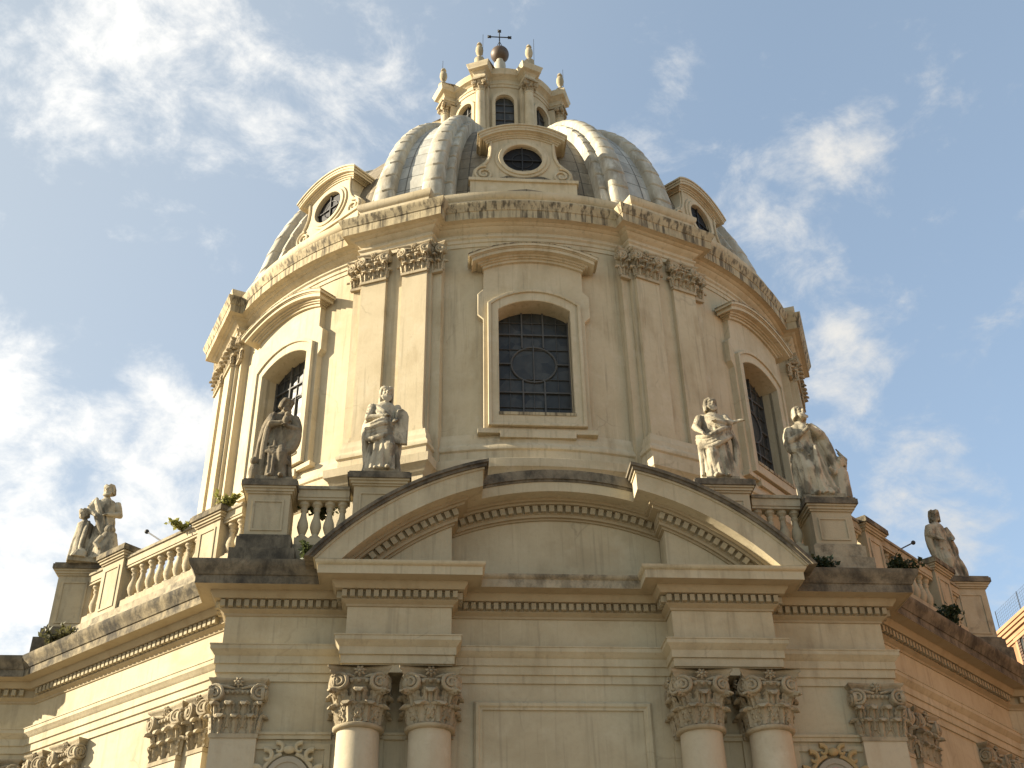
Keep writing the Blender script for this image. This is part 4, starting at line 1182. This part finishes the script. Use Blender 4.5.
# ------------------------------------------------------------------ statues
def remesh(mb, vox, smooth=2, disp=0.0):
    me = mb.mesh("tmp")
    o = bpy.data.objects.new("tmp", me); COL.objects.link(o)
    m = o.modifiers.new("r", 'REMESH'); m.mode = 'VOXEL'; m.voxel_size = vox
    s = o.modifiers.new("s", 'SMOOTH'); s.iterations = smooth; s.factor = .45
    if disp:
        tx = bpy.data.textures.new("folds", 'CLOUDS'); tx.noise_scale = .16; tx.noise_depth = 2
        d = o.modifiers.new("d", 'DISPLACE'); d.texture = tx; d.strength = disp; d.mid_level = .5; d.texture_coords = 'LOCAL'
    dg = bpy.context.evaluated_depsgraph_get()
    out = bpy.data.meshes.new_from_object(o.evaluated_get(dg))
    bpy.data.objects.remove(o); bpy.data.meshes.remove(me)
    out.shade_smooth()
    return out
def head(mb, c, yaw=0.0, pitch=0.0, beard=0.0, hair='short', s=1.0):
    """head about .42 tall looking along -y turned by yaw; features as small masses"""
    st = len(mb.v)
    mb.ball((0, 0, 0), (.145, .17, .20), 20, 14)
    mb.ball((0, -.05, -.10), (.11, .12, .12))                  # jaw
    mb.tube([(0, -.165, .06), (0, -.205, -.02), (0, -.175, -.045)], [.022, .034, .02], 8)   # nose
    for q in (-1, 1):
        mb.tube([(q * .015, -.165, .065), (q * .06, -.165, .075), (q * .11, -.13, .055)], [.02, .024, .018], 7)  # brow
        mb.ball((q * .06, -.145, .035), .022, 8, 6)
        mb.ball((q * .07, -.125, -.03), (.04, .035, .035), 8, 6)
        mb.ball((q * .148, .01, .0), (.02, .04, .055), 8, 6)   # ear
    mb.tube([(-.045, -.165, -.085), (0, -.175, -.08), (.045, -.165, -.085)], [.012, .02, .012], 7)
    mb.tube([(-.04, -.16, -.105), (0, -.172, -.108), (.04, -.16, -.105)], [.012, .018, .012], 7)
    if beard:
        for k in range(7):
            x = (k - 3) * .036
            mb.tube([(x, -.12 + abs(x) * .3, -.09), (x * 1.1, -.16 + abs(x) * .3, -.18), (x * .8 + .01 * sin(k * 2), -.15, -.19 - beard * (1 - abs(x) * 4))], [.035, .04, .02], 7)
    n = 11
    if hair != 'none':
        for k in range(n):
            a = pi * (k / (n - 1)) * 1.25 - pi * .125
            ca, sa = cos(a), sin(a)
            ln = {'short': .12, 'long': .38, 'mid': .22}[hair]
            pts = [(ca * .06, -.10 + .05 * sa, .19), (ca * .14, -.03 + .12 * sa, .16), (ca * .165, .03 + .15 * sa, .03), (ca * .17, .04 + .14 * sa, -.02 - ln * .5), (ca * .19, .05 + .12 * sa, -.02 - ln)]
            mb.tube(pts, [.04, .055, .05, .045, .03], 7)
        for k in range(7):
            a = -1.3 + 2.6 * k / 6
            mb.ball((sin(a) * .13, -.06 - .08 * cos(a), .135), .045, 8, 6)
    m = Matrix.Translation(Vector(c)) @ Matrix.Rotation(yaw, 4, 'Z') @ Matrix.Rotation(pitch, 4, 'X') @ Matrix.Scale(s, 4)
    mb.transform(m, st)
def hand(mb, p, d, up, s=1.0):
    p, d, up = Vector(p), Vector(d).normalized(), Vector(up).normalized(); sd = d.cross(up).normalized()
    mb.tube([p - d * .02, p + d * .06 * s, p + d * .11 * s], [.045 * s, .055 * s, .045 * s], 8)
    for k, l in enumerate((.075, .095, .10, .08)):
        q = p + d * .10 * s + sd * ((k - 1.5) * .026 * s)
        mb.tube([q, q + d * l * .5 * s, q + d * l * .8 * s - up * .035 * s], [.017 * s, .016 * s, .012 * s], 6)
    q = p + d * .03 * s - sd * .05 * s
    mb.tube([q, q + d * .04 * s - sd * .03 * s, q + d * .08 * s - sd * .03 * s], [.02 * s, .018 * s, .014 * s], 6)
def folds_down(mb, rng, secs, n, z_lo, z_hi, r=.035, swirl=.0):
    """hanging pleats laid over a lofted robe"""
    def sec(z):
        for a, b in zip(secs, secs[1:]):
            if a[2] <= z <= b[2]:
                t = (z - a[2]) / max(1e-6, b[2] - a[2]); return [a[i] + (b[i] - a[i]) * t for i in range(5)]
        return secs[0][:5] if z < secs[0][2] else secs[-1][:5]
    for k in range(n):
        a = 2 * pi * (k + rng.uniform(-.3, .3)) / n; hi = z_hi - rng.uniform(0, .45); pts = []; rad = []
        for i in range(9):
            t = i / 8; z = hi + (z_lo - hi) * t; x, y, _, rx, ry = sec(z)
            aa = a + swirl * t + .10 * sin(3.1 * t + k)
            pts.append((x + rx * 1.0 * cos(aa), y + ry * 1.0 * sin(aa), z)); rad.append(r * (.6 + .9 * t) * rng.uniform(.85, 1.2))
        mb.tube(pts, rad, 7)
def swag(mb, pts, r, n=4, spread=.10, rng=None):
    """bundle of cloth folds following a line"""
    P = [Vector(p) for p in pts]
    # smooth it
    S = []
    for i in range(len(P) - 1):
        for t in (0, .33, .66): S.append(P[i].lerp(P[i + 1], t))
    S.append(P[-1])
    for _ in range(2): S = [S[0]] + [(S[i - 1] + S[i] * 2 + S[i + 1]) / 4 for i in range(1, len(S) - 1)] + [S[-1]]
    for k in range(n):
        o = (k - (n - 1) / 2) * spread
        q = [p + Vector((0, -.03 * cos(k * 2.0), o * (.7 + .6 * sin(pi * i / len(S))))) for i, p in enumerate(S)]
        mb.tube(q, [r * (.75 + .4 * sin(pi * i / (len(q) - 1))) for i in range(len(q))], 8)
BODY = [(0, 0, 0, .50, .42, 1.0), (0, 0, .25, .47, .39, 1.0), (0, 0, .7, .43, .35, .9), (0, 0, 1.1, .40, .32, .6), (0, 0, 1.45, .35, .28, .3), (0, 0, 1.8, .29, .235, .2), (0, 0, 2.1, .33, .235, .1), (0, 0, 2.3, .34, .22, .1), (0, 0, 2.42, .27, .18, 0), (0, 0, 2.50, .14, .13, 0), (0, 0, 2.62, .10, .11, 0)]
def body(mb, seed, sway=0.0, lean=0.0, wide=1.0, nf=15, legs=1):
    rng = random.Random(seed)
    secs = []
    for x, y, z, rx, ry, f in BODY:
        t = z / 2.6
        secs.append((x + sway * sin(pi * t) + lean * t, y - .03 * sin(pi * t), z, rx * (wide if z < 1.5 else 1), ry * (wide if z < 1.2 else 1), f))
    mb.loft(secs, 44, 7, .15, seed, .7)
    folds_down(mb, rng, secs, max(9, nf - 4), .02, 1.55, .062, .30)
    folds_down(mb, rng, secs, 7, 1.25, 2.35, .040, .35)
    # bent leg under the cloth, feet
    mb.tube([(legs * .13 + sway, -.10, 1.35), (legs * .17 + sway * .8, -.36, .80), (legs * .15, -.28, .25), (legs * .15, -.30, .05)], [.19, .17, .12, .09], 12)
    mb.ball((legs * .17, -.42, .05), (.085, .18, .07)); mb.ball((-legs * .16, -.34, .05), (.085, .17, .065))
    return secs, rng
def arm(mb, sh, el, ha, r=(.15, .13, .085, .06), up=(0, 0, 1)):
    sh, el, ha = Vector(sh), Vector(el), Vector(ha)
    mb.tube([sh + Vector((0, 0, .03)), sh.lerp(el, .45), el, el.lerp(ha, .5), ha], [r[0], r[0] * 1.02, r[1], r[2], r[3]], 12)
    for k in range(3):    # sleeve creases
        c = sh.lerp(el, .3 + .25 * k); d = (el - sh).normalized(); o = d.orthogonal()
        mb.tube([c + o * .11, c + d.cross(o) * .13, c - o * .11], [.03, .045, .03], 6)
    hand(mb, ha, ha - el, up)

def make_statue(name_label, loc, rz, mb, h=1.0, plinth=(.95, .8, .16), extras=(), sx=1.0, mat=None):
    e = empty("statue", loc, rz)
    tag(e, name_label, "statue", "stone statues on the balustrade")
    e.scale = (sx * h, h, h)
    me = remesh(mb, .016, 1, .016); me.materials.append(mat or M['statue'])
    me.transform(Matrix.Translation((0, 0, plinth[2])))
    link("figure", me, None, e)
    p = MB(); p.box(-plinth[0] / 2, plinth[0] / 2, -plinth[1] / 2, plinth[1] / 2, 0, plinth[2] + .02)
    link("plinth", p.mesh("plinth"), M['halfsoot'], e)
    for nm, xb in extras:
        link(nm, xb.mesh(nm, (0, 0, plinth[2])), M['statue'], e)
    return e

# bearded figure holding a tall slab (left of the pediment)
mb = MB(); secs, rng = body(mb, 1, .05, .02, 1.0, 15, 1)
head(mb, (.05, -.04, 2.80), .15, .05, .16, 'long', 1.05)
arm(mb, (-.33, 0, 2.33), (-.42, -.10, 1.88), (.02, -.34, 1.86))
arm(mb, (.36, 0, 2.33), (.50, -.06, 1.95), (.36, -.34, 1.72))
swag(mb, [(-.36, .05, 2.40), (-.10, -.26, 2.05), (.22, -.30, 1.65), (.38, -.10, 1.35)], .07, 3, .10)
swag(mb, [(-.52, .05, 1.55), (-.38, -.28, 1.25), (.02, -.36, 1.45), (.40, -.16, 1.55)], .085, 5, .11)
swag(mb, [(-.40, .22, 2.2), (-.55, .12, 1.7), (-.50, .10, 1.2), (-.44, .12, .5), (-.42, .1, .1)], .09, 2, .06)
swag(mb, [(.45, .1, 1.5), (.50, .0, 1.0), (.46, 0, .5)], .08, 2, .06)
ex = MB(); ex.add(*plate([(.30, .95), (.34, 1.95), (.40, 2.12), (.55, 2.16), (.68, 2.05), (.74, 1.90), (.72, .95)], [], -.30, .13, .02))
make_statue("long-haired bearded stone statue holding a tall slab, beside the left end of the pediment", (-5.1, .45, 16.93 + H0), .05, mb, 1.03, extras=(("slab", ex),))

# bowed figure wrapped in a heavy cloak, arms folded in front (left corner)
mb = MB(); secs, rng = body(mb, 2, -.03, .10, .95, 14, 1)
head(mb, (.13, -.14, 2.70), .75, .35, .06, 'short', 1.05)
arm(mb, (-.25, -.04, 2.30), (-.26, -.26, 1.90), (.18, -.42, 1.95))
arm(mb, (.40, -.02, 2.28), (.56, -.22, 1.78), (.20, -.44, 1.80))
mb.ball((.30, -.22, 1.62), (.24, .16, .36)); mb.ball((.18, -.40, 2.0), (.13, .12, .20)); mb.ball((.20, -.44, 2.2), .09)
cl = [(-.28, .10, 0, .42, .30, 1), (-.30, .10, .6, .40, .28, 1), (-.26, .10, 1.3, .36, .26, .8), (-.16, .08, 1.9, .32, .24, .5), (-.04, .05, 2.42, .24, .18, .1)]
mb.loft(cl, 34, 7, .13, 3, .6)
folds_down(mb, rng, cl, 9, .02, cl[-2][2], .060, .25)
swag(mb, [(-.30, .12, 2.42), (-.46, .10, 2.0), (-.54, .12, 1.3), (-.56, .14, .6), (-.52, .12, .05)], .11, 3, .07)
swag(mb, [(-.20, -.14, 2.40), (-.36, -.16, 1.9), (-.42, -.16, 1.2), (-.42, -.16, .5), (-.40, -.12, .05)], .09, 2, .05)
swag(mb, [(.45, -.02, 2.3), (.54, -.16, 1.85), (.52, -.18, 1.5), (.42, -.24, 1.15), (.25, -.28, 1.0)], .14, 3, .09)
swag(mb, [(-.35, -.25, 1.0), (0, -.36, .95), (.35, -.26, .75), (.42, -.1, .55)], .07, 3, .10)
mb.ball((-.62, -.12, .28), (.17, .16, .30)); mb.ball((-.66, -.20, .62), (.12, .13, .13)); mb.tube([(-.68, -.1, .65), (-.72, -.05, .82)], [.05, .015], 6)
make_statue("cloaked stone statue with bowed head and folded arms, on the front's left corner pedestal", (-8.2, .5, 16.61 + H0), .1, mb, .98, plinth=(1.1, .85, .2), mat=M['statuedark'])

# bearded man with one arm across his chest and the other held out (right of pediment)
mb = MB(); secs, rng = body(mb, 3, -.05, .0, 1.0, 15, -1)
head(mb, (-.02, -.05, 2.80), .25, -.12, .13, 'mid', 1.02)
arm(mb, (-.36, 0, 2.33), (-.54, -.10, 1.92), (-.44, -.36, 1.62))
arm(mb, (.34, 0, 2.33), (.42, -.20, 2.02), (.02, -.36, 2.02))
mb.tube([(.30, -.12, 2.1), (.60, -.20, 2.08), (.76, -.22, 2.12)], [.10, .07, .035], 8); hand(mb, (.74, -.22, 2.12), (1, -.1, .1), (0, 0, 1))
swag(mb, [(-.38, .05, 2.40), (-.1, -.26, 2.15), (.25, -.28, 1.9), (.52, -.08, 1.7)], .065, 3, .10)
swag(mb, [(-.55, -.05, 1.5), (-.30, -.34, 1.20), (.10, -.40, 1.45), (.48, -.12, 1.75)], .085, 4, .11)
swag(mb, [(.50, 0, 1.85), (.62, .02, 1.3), (.52, .02, .7), (.44, .0, .1)], .09, 3, .06)
swag(mb, [(-.50, 0, 1.5), (-.46, -.1, .9), (-.52, -.15, .2)], .08, 2, .08)
make_statue("bearded stone statue with one arm stretched out, just right of the pediment's middle", (5.15, .45, 16.93 + H0), -.05, mb, .99, sx=1.06)

# figure praying with raised head, robe sweeping down to a small angel (right corner)
mb = MB(); secs, rng = body(mb, 4, -.10, -.22, 1.08, 14, -1)
head(mb, (-.20, -.08, 2.78), .45, -.35, .10, 'short', 1.05)
arm(mb, (-.55, -.02, 2.28), (-.60, -.20, 1.82), (-.12, -.40, 2.12))
arm(mb, (.10, -.02, 2.30), (.28, -.24, 1.98), (-.04, -.42, 2.16))
swag(mb, [(-.55, .05, 2.35), (-.66, -.05, 1.95), (-.60, -.10, 1.62), (-.30, -.28, 1.60)], .12, 3, .07)
cl = [(.42, .10, 0, .32, .26, 1), (.40, .10, .5, .30, .24, 1), (.32, .10, 1.0, .27, .21, .8), (.18, .08, 1.5, .25, .19, .6), (.02, .07, 2.0, .22, .18, .4), (-.08, .05, 2.38, .20, .16, .2)]
mb.loft(cl, 34, 7, .13, 1, 1.2)
folds_down(mb, rng, cl, 9, .02, cl[-2][2], .060, .25)
swag(mb, [(.10, .05, 2.40), (.30, -.10, 2.0), (.46, -.12, 1.5), (.56, -.1, 1.0), (.60, -.1, .4)], .085, 4, .10)
swag(mb, [(-.40, -.25, 1.4), (-.35, -.34, .8), (-.42, -.34, .1)], .10, 3, .05)
swag(mb, [(0, -.34, 1.6), (-.02, -.40, .9), (-.08, -.38, .1)], .08, 2, .05)
mb.loft([(.62, -.05, 0, .24, .22, 1), (.64, -.05, .5, .22, .2, .6), (.66, -.06, .85, .20, .17, .3), (.66, -.06, 1.0, .12, .11, 0)], 20, 6, .08, 2)
head(mb, (.68, -.10, 1.16), -.2, .1, 0, 'short', .80)
mb.tube([(.50, -.1, .9), (.42, -.28, .75), (.30, -.34, .9)], [.08, .065, .045], 8)
for k in range(5):
    mb.tube([(.72, .10, .75), (.86 + .02 * k, .16, 1.0 + .10 * k), (.84 - .03 * k, .18, 1.25 + .13 * k)], [.06, .055, .02], 7)
make_statue("praying robed stone statue with small angel at its side, on the front's right corner", (8.18, .5, 16.37 + H0), -.1, mb, 1.10, plinth=(1.15, .85, .16))

# far left group: standing figure, second draped figure and a crouching one
mb = MB(); secs, rng = body(mb, 5, .10, -.02, .85, 12, 1)
head(mb, (.02, -.05, 2.82), -.5, .10, .05, 'short', 1.05)
arm(mb, (-.34, 0, 2.33), (-.50, -.10, 1.95), (-.30, -.34, 1.70))
arm(mb, (.34, 0, 2.33), (.50, -.05, 1.9), (.12, -.34, 1.75))
swag(mb, [(-.36, .05, 2.4), (-.30, -.2, 2.0), (-.05, -.3, 1.5), (.1, -.3, 1.0)], .09, 4, .09)
mb.loft([(-.58, .05, 0, .36, .30, 1), (-.58, .05, .6, .33, .28, .8), (-.56, .03, 1.1, .28, .24, .5), (-.55, .02, 1.45, .27, .20, .2), (-.58, 0, 1.58, .10, .10, 0), (-.60, 0, 1.66, .08, .08, 0)], 24, 7, .08, 1, .8)
head(mb, (-.66, -.06, 1.80), -.6, .15, 0, 'short', .92)
swag(mb, [(-.45, -.1, 1.5), (-.5, -.2, 1.1), (-.52, -.22, .5), (-.55, -.2, .1)], .08, 3, .06)
mb.loft([(.30, -.34, 0, .46, .34, 1), (.30, -.34, .4, .42, .32, .7), (.30, -.32, .8, .32, .27, .3), (.32, -.30, 1.05, .24, .22, .1), (.32, -.30, 1.18, .1, .1, 0)], 24, 7, .06, 3, .6)
mb.ball((.30, -.38, 1.15), (.20, .20, .20)); mb.tube([(.1, -.5, .8), (-.05, -.6, .5), (.1, -.66, .3)], [.12, .10, .06], 8)
mb.loft([(-.55, -.4, 0, .30, .22, 1), (-.5, -.38, .22, .24, .18, .5), (-.45, -.36, .36, .1, .1, 0)], 16, 5, .08)
make_statue("weathered stone group of figures, farthest statue on the left, against white cloud", (-14.75, 6.65, 16.85 + H0), .22, mb, .98, plinth=(1.7, 1.0, .14))

# far right figure seen against the sky, smaller figure at its side
mb = MB(); secs, rng = body(mb, 6, -.12, -.16, .95, 14, -1)
head(mb, (-.16, -.04, 2.80), -.6, .10, .08, 'mid', 1.05)
arm(mb, (-.48, 0, 2.28), (-.60, -.1, 1.85), (-.40, -.34, 1.65))
arm(mb, (.22, 0, 2.30), (.42, -.08, 1.9), (.20, -.32, 1.75))
cl = [(.10, .08, 0, .50, .34, 1), (.12, .08, .6, .46, .32, 1), (.16, .08, 1.2, .42, .28, .7), (.14, .08, 1.7, .40, .26, .5), (.0, .08, 2.2, .34, .22, .3), (-.12, .06, 2.45, .2, .15, 0)]
mb.loft(cl, 34, 7, .13, 2, 1.0)
folds_down(mb, rng, cl, 9, .02, cl[-2][2], .060, .25)
swag(mb, [(-.10, .15, 2.48), (.20, .15, 2.2), (.42, .10, 1.8), (.50, .05, 1.5), (.40, .0, 1.2)], .17, 3, .06)
swag(mb, [(-.45, .10, 2.35), (-.60, .08, 1.9), (-.58, .05, 1.4), (-.42, 0, .8), (-.36, 0, .2)], .12, 3, .05)
mb.loft([(.50, .0, 0, .24, .22, 1), (.50, 0, .6, .24, .2, .6), (.44, 0, 1.0, .22, .18, .3), (.38, 0, 1.25, .12, .11, 0)], 20, 6, .08, 2)
mb.ball((.36, -.04, 1.38), (.14, .15, .16))
swag(mb, [(.30, -.2, 1.1), (.50, -.22, .7), (.56, -.2, .2)], .09, 3, .05)
make_statue("grey stone statue in a long cloak, farthest on the right, near the orange house", (15.05, 7.25, 16.85 + H0), .35, mb, .96, plinth=(1.35, .9, .14))

# ------------------------------------------------------------------ plants on the ledges
def plant(loc, label, n, rx, ry, rz_, mat, size, name="ledge_plant", cat="plant", spiky=False, seed=1, droop=0.0):
    rng = random.Random(seed)
    e = empty(name, loc); tag(e, label, cat, "wild plants on the ledges")
    st = MB(); lf = MB()
    tips = []
    for k in range(max(5, n // 45)):
        a = rng.uniform(0, 2 * pi); q = rng.uniform(.3, 1.0)
        tip = Vector((rx * q * cos(a), ry * q * sin(a), rz_ * rng.uniform(.45, 1.0) - droop * q))
        mid = tip * .5 + Vector((0, 0, .12 * rz_)); tips.append((mid, tip))
        st.tube([(0, 0, -.05), tuple(mid), tuple(tip)], [.02, .014, .006], 5)
    for k in range(n):
        mid, tip = rng.choice(tips); t = rng.uniform(.15, 1.08)
        base = (Vector((0, 0, 0)).lerp(mid, t * 2) if t < .5 else mid.lerp(tip, (t - .5) * 2))
        base = base + Vector((rng.gauss(0, .10 * rx), rng.gauss(0, .10 * ry), rng.gauss(0, .09 * rz_)))
        d = Vector((rng.gauss(0, 1), rng.gauss(0, 1), rng.gauss(.35, .8))).normalized()
        if spiky: d = (d + (tip - mid).normalized() * 1.2).normalized()
        s = size * rng.uniform(.6, 1.3); w = d.orthogonal().normalized(); w = (Matrix.Rotation(rng.uniform(0, pi), 3, d) @ w)
        nrm = d.cross(w)
        wd = s * (.14 if spiky else .34)
        lf.add([base, base + d * s * .45 + w * wd + nrm * s * .06, base + d * s - nrm * s * .12, base + d * s * .45 - w * wd + nrm * s * .06], [(0, 1, 2, 3)])
    me = bpy.data.meshes.new("foliage"); me.from_pydata(lf.v, [], lf.f)
    link("foliage", me, mat, e); link("stem", st.mesh("stem"), M['stem'], e)
    return e
def diag(sgn, q, off, z):
    p = P3 + dL * q; n = Vector((-abs(dL.y), -abs(dL.x))); p = p + n * off
    return (p.x if sgn < 0 else -p.x, p.y, z + H0)
plant(diag(-1, 8.05, .55, 13.75), "green and rusty bush on the left ledge below the farthest statue", 360, .50, .38, .72, M['bush'], .17, "bush", "bush", seed=3)
plant(diag(-1, 1.15, -.1, 16.55), "bright yellow-green fern on the left balustrade, nearest the corner pedestal", 420, .42, .35, .42, M['fern'], .17, "fern", "fern", False, 4)
plant(diag(-1, 3.0, .0, 16.45), "small yellow-green fern on the left balustrade rail above the balusters", 260, .55, .25, .28, M['fern'], .15, "fern", "fern", False, 5)
plant((-6.75, .95, 15.9 + H0), "ivy filling the gaps of the short left balustrade", 420, .85, .2, .65, M['ivy'], .17, "ivy", "ivy", seed=6)
plant((-6.95, -.95, 13.7 + H0), "tuft of pale weeds in the corner at the pediment's left tip", 110, .12, .2, .6, M['ivy'], .16, "weed", "weed", seed=7)
plant((7.35, -.55, 13.70 + H0), "dark low shrub at the pediment's right tip", 620, .62, .4, .42, M['bushdark'], .17, "shrub", "shrub", seed=8)
plant(diag(1, 4.5, .62, 13.72), "large dark bush hanging on the right cornice below the long balustrade", 800, .85, .32, .75, M['bushdark'], .16, "bush", "bush", seed=9)
plant(diag(1, 2.6, .30, 14.9), "dark ivy among the shaded balusters on the right", 420, .65, .3, .7, M['bushdark'], .17, "ivy", "ivy", seed=10)

# thin rods leaning out over the balustrades
for sgn, q0, q1, lab in ((-1, 3.82, 4.9, "thin dark rod with a round tip leaning over the left balustrade"), (1, 3.32, 4.7, "thin dark rod with a round tip leaning over the right balustrade")):
    a, b = Vector(diag(sgn, q0, -.1, 16.35)), Vector(diag(sgn, q1, .0, 17.02))
    e = empty("spotlight_rod", a); tag(e, lab, "rod", "rods over the balustrades")
    mb = MB(); mb.tube([(0, 0, -.1), tuple(b - a)], .022, 6); link("rod", mb.mesh("rod"), M['iron'], e)
    mb = MB(); mb.ball(tuple(b - a), .075, 10, 8); link("tip", mb.mesh("tip"), M['iron'], e)

# ------------------------------------------------------------------ house on the right
HX = 31.45
hs = empty("house", (HX, 24.0, 0))
tag(hs, "orange plastered house with stone eaves and dark shutters at the right edge", "house")
y0, y1, ztop = -52.0, 11.3, 26.6 + H0
mb = MB(); mb.box(0, 12, y0, y1, 0, ztop - .6); link("wall", mb.mesh("wall"), M['house'], hs)
mb = MB()
for e_, a, b in ((.10, -1.1, -.92), (.18, -.92, -.7), (.28, -.62, -.40), (.38, -.40, -.2), (.46, -.2, 0)):
    mb.box(-e_, 12, y0 - e_, y1 + e_, ztop + a, ztop + b)
mb.box(0, 12, y0, y1, ztop - .7, ztop - .6)
link("eaves", mb.mesh("eaves"), M['housetrim'], hs)
for yy in (4.6, 8.95):
    mb = MB()
    for za, zb in ((ztop - 3.6, ztop - 1.35),):
        mb.box(-.10, 0.02, yy - .85, yy - .62, za - .1, zb + .2); mb.box(-.10, .02, yy + .62, yy + .85, za - .1, zb + .2); mb.box(-.14, .02, yy - .95, yy + .95, zb + .2, zb + .42); mb.box(-.16, .02, yy - .95, yy + .95, za - .28, za - .1)
    w = link("window", mb.mesh("window"), M['housetrim'], hs)
    mb = MB(); mb.box(-.03, .02, yy - .62, yy + .62, ztop - 3.7, ztop - 1.15); link("pane", mb.mesh("pane"), M['glass'], w)
    mb = MB()
    for s in (-1, 1):
        a, b = sorted((yy + s * .62, yy + s * .04))
        if s > 0: a, b = yy + .3, yy + .62
        for k in range(14): mb.box(-.09, -.045, a, b, ztop - 3.65 + k * .18, ztop - 3.65 + k * .18 + .13)
    link("shutter", mb.mesh("shutter"), M['wood'], w)
fe = empty("wire_fence", (HX, 24.0, ztop)); tag(fe, "thin wire fence along the roof edge of the orange house", "fence")
mb = MB()
for k in range(7): mb.tube([(-.2, -7 + 18 * k / 6, 0), (-.2, -7 + 18 * k / 6, 1.3)], .025, 5)
link("post", mb.mesh("post"), M['iron'], fe)
mb = MB()
for k in range(7): mb.tube([(-.2, -7, .18 + .18 * k), (-.2, y1 - .3, .18 + .18 * k)], .007, 4)
for k in range(76): mb.tube([(-.2, -7 + .24 * k, .12), (-.2, -7 + .24 * k, 1.26)], .006, 4)
link("mesh_wire", mb.mesh("mesh_wire"), M['iron'], fe)
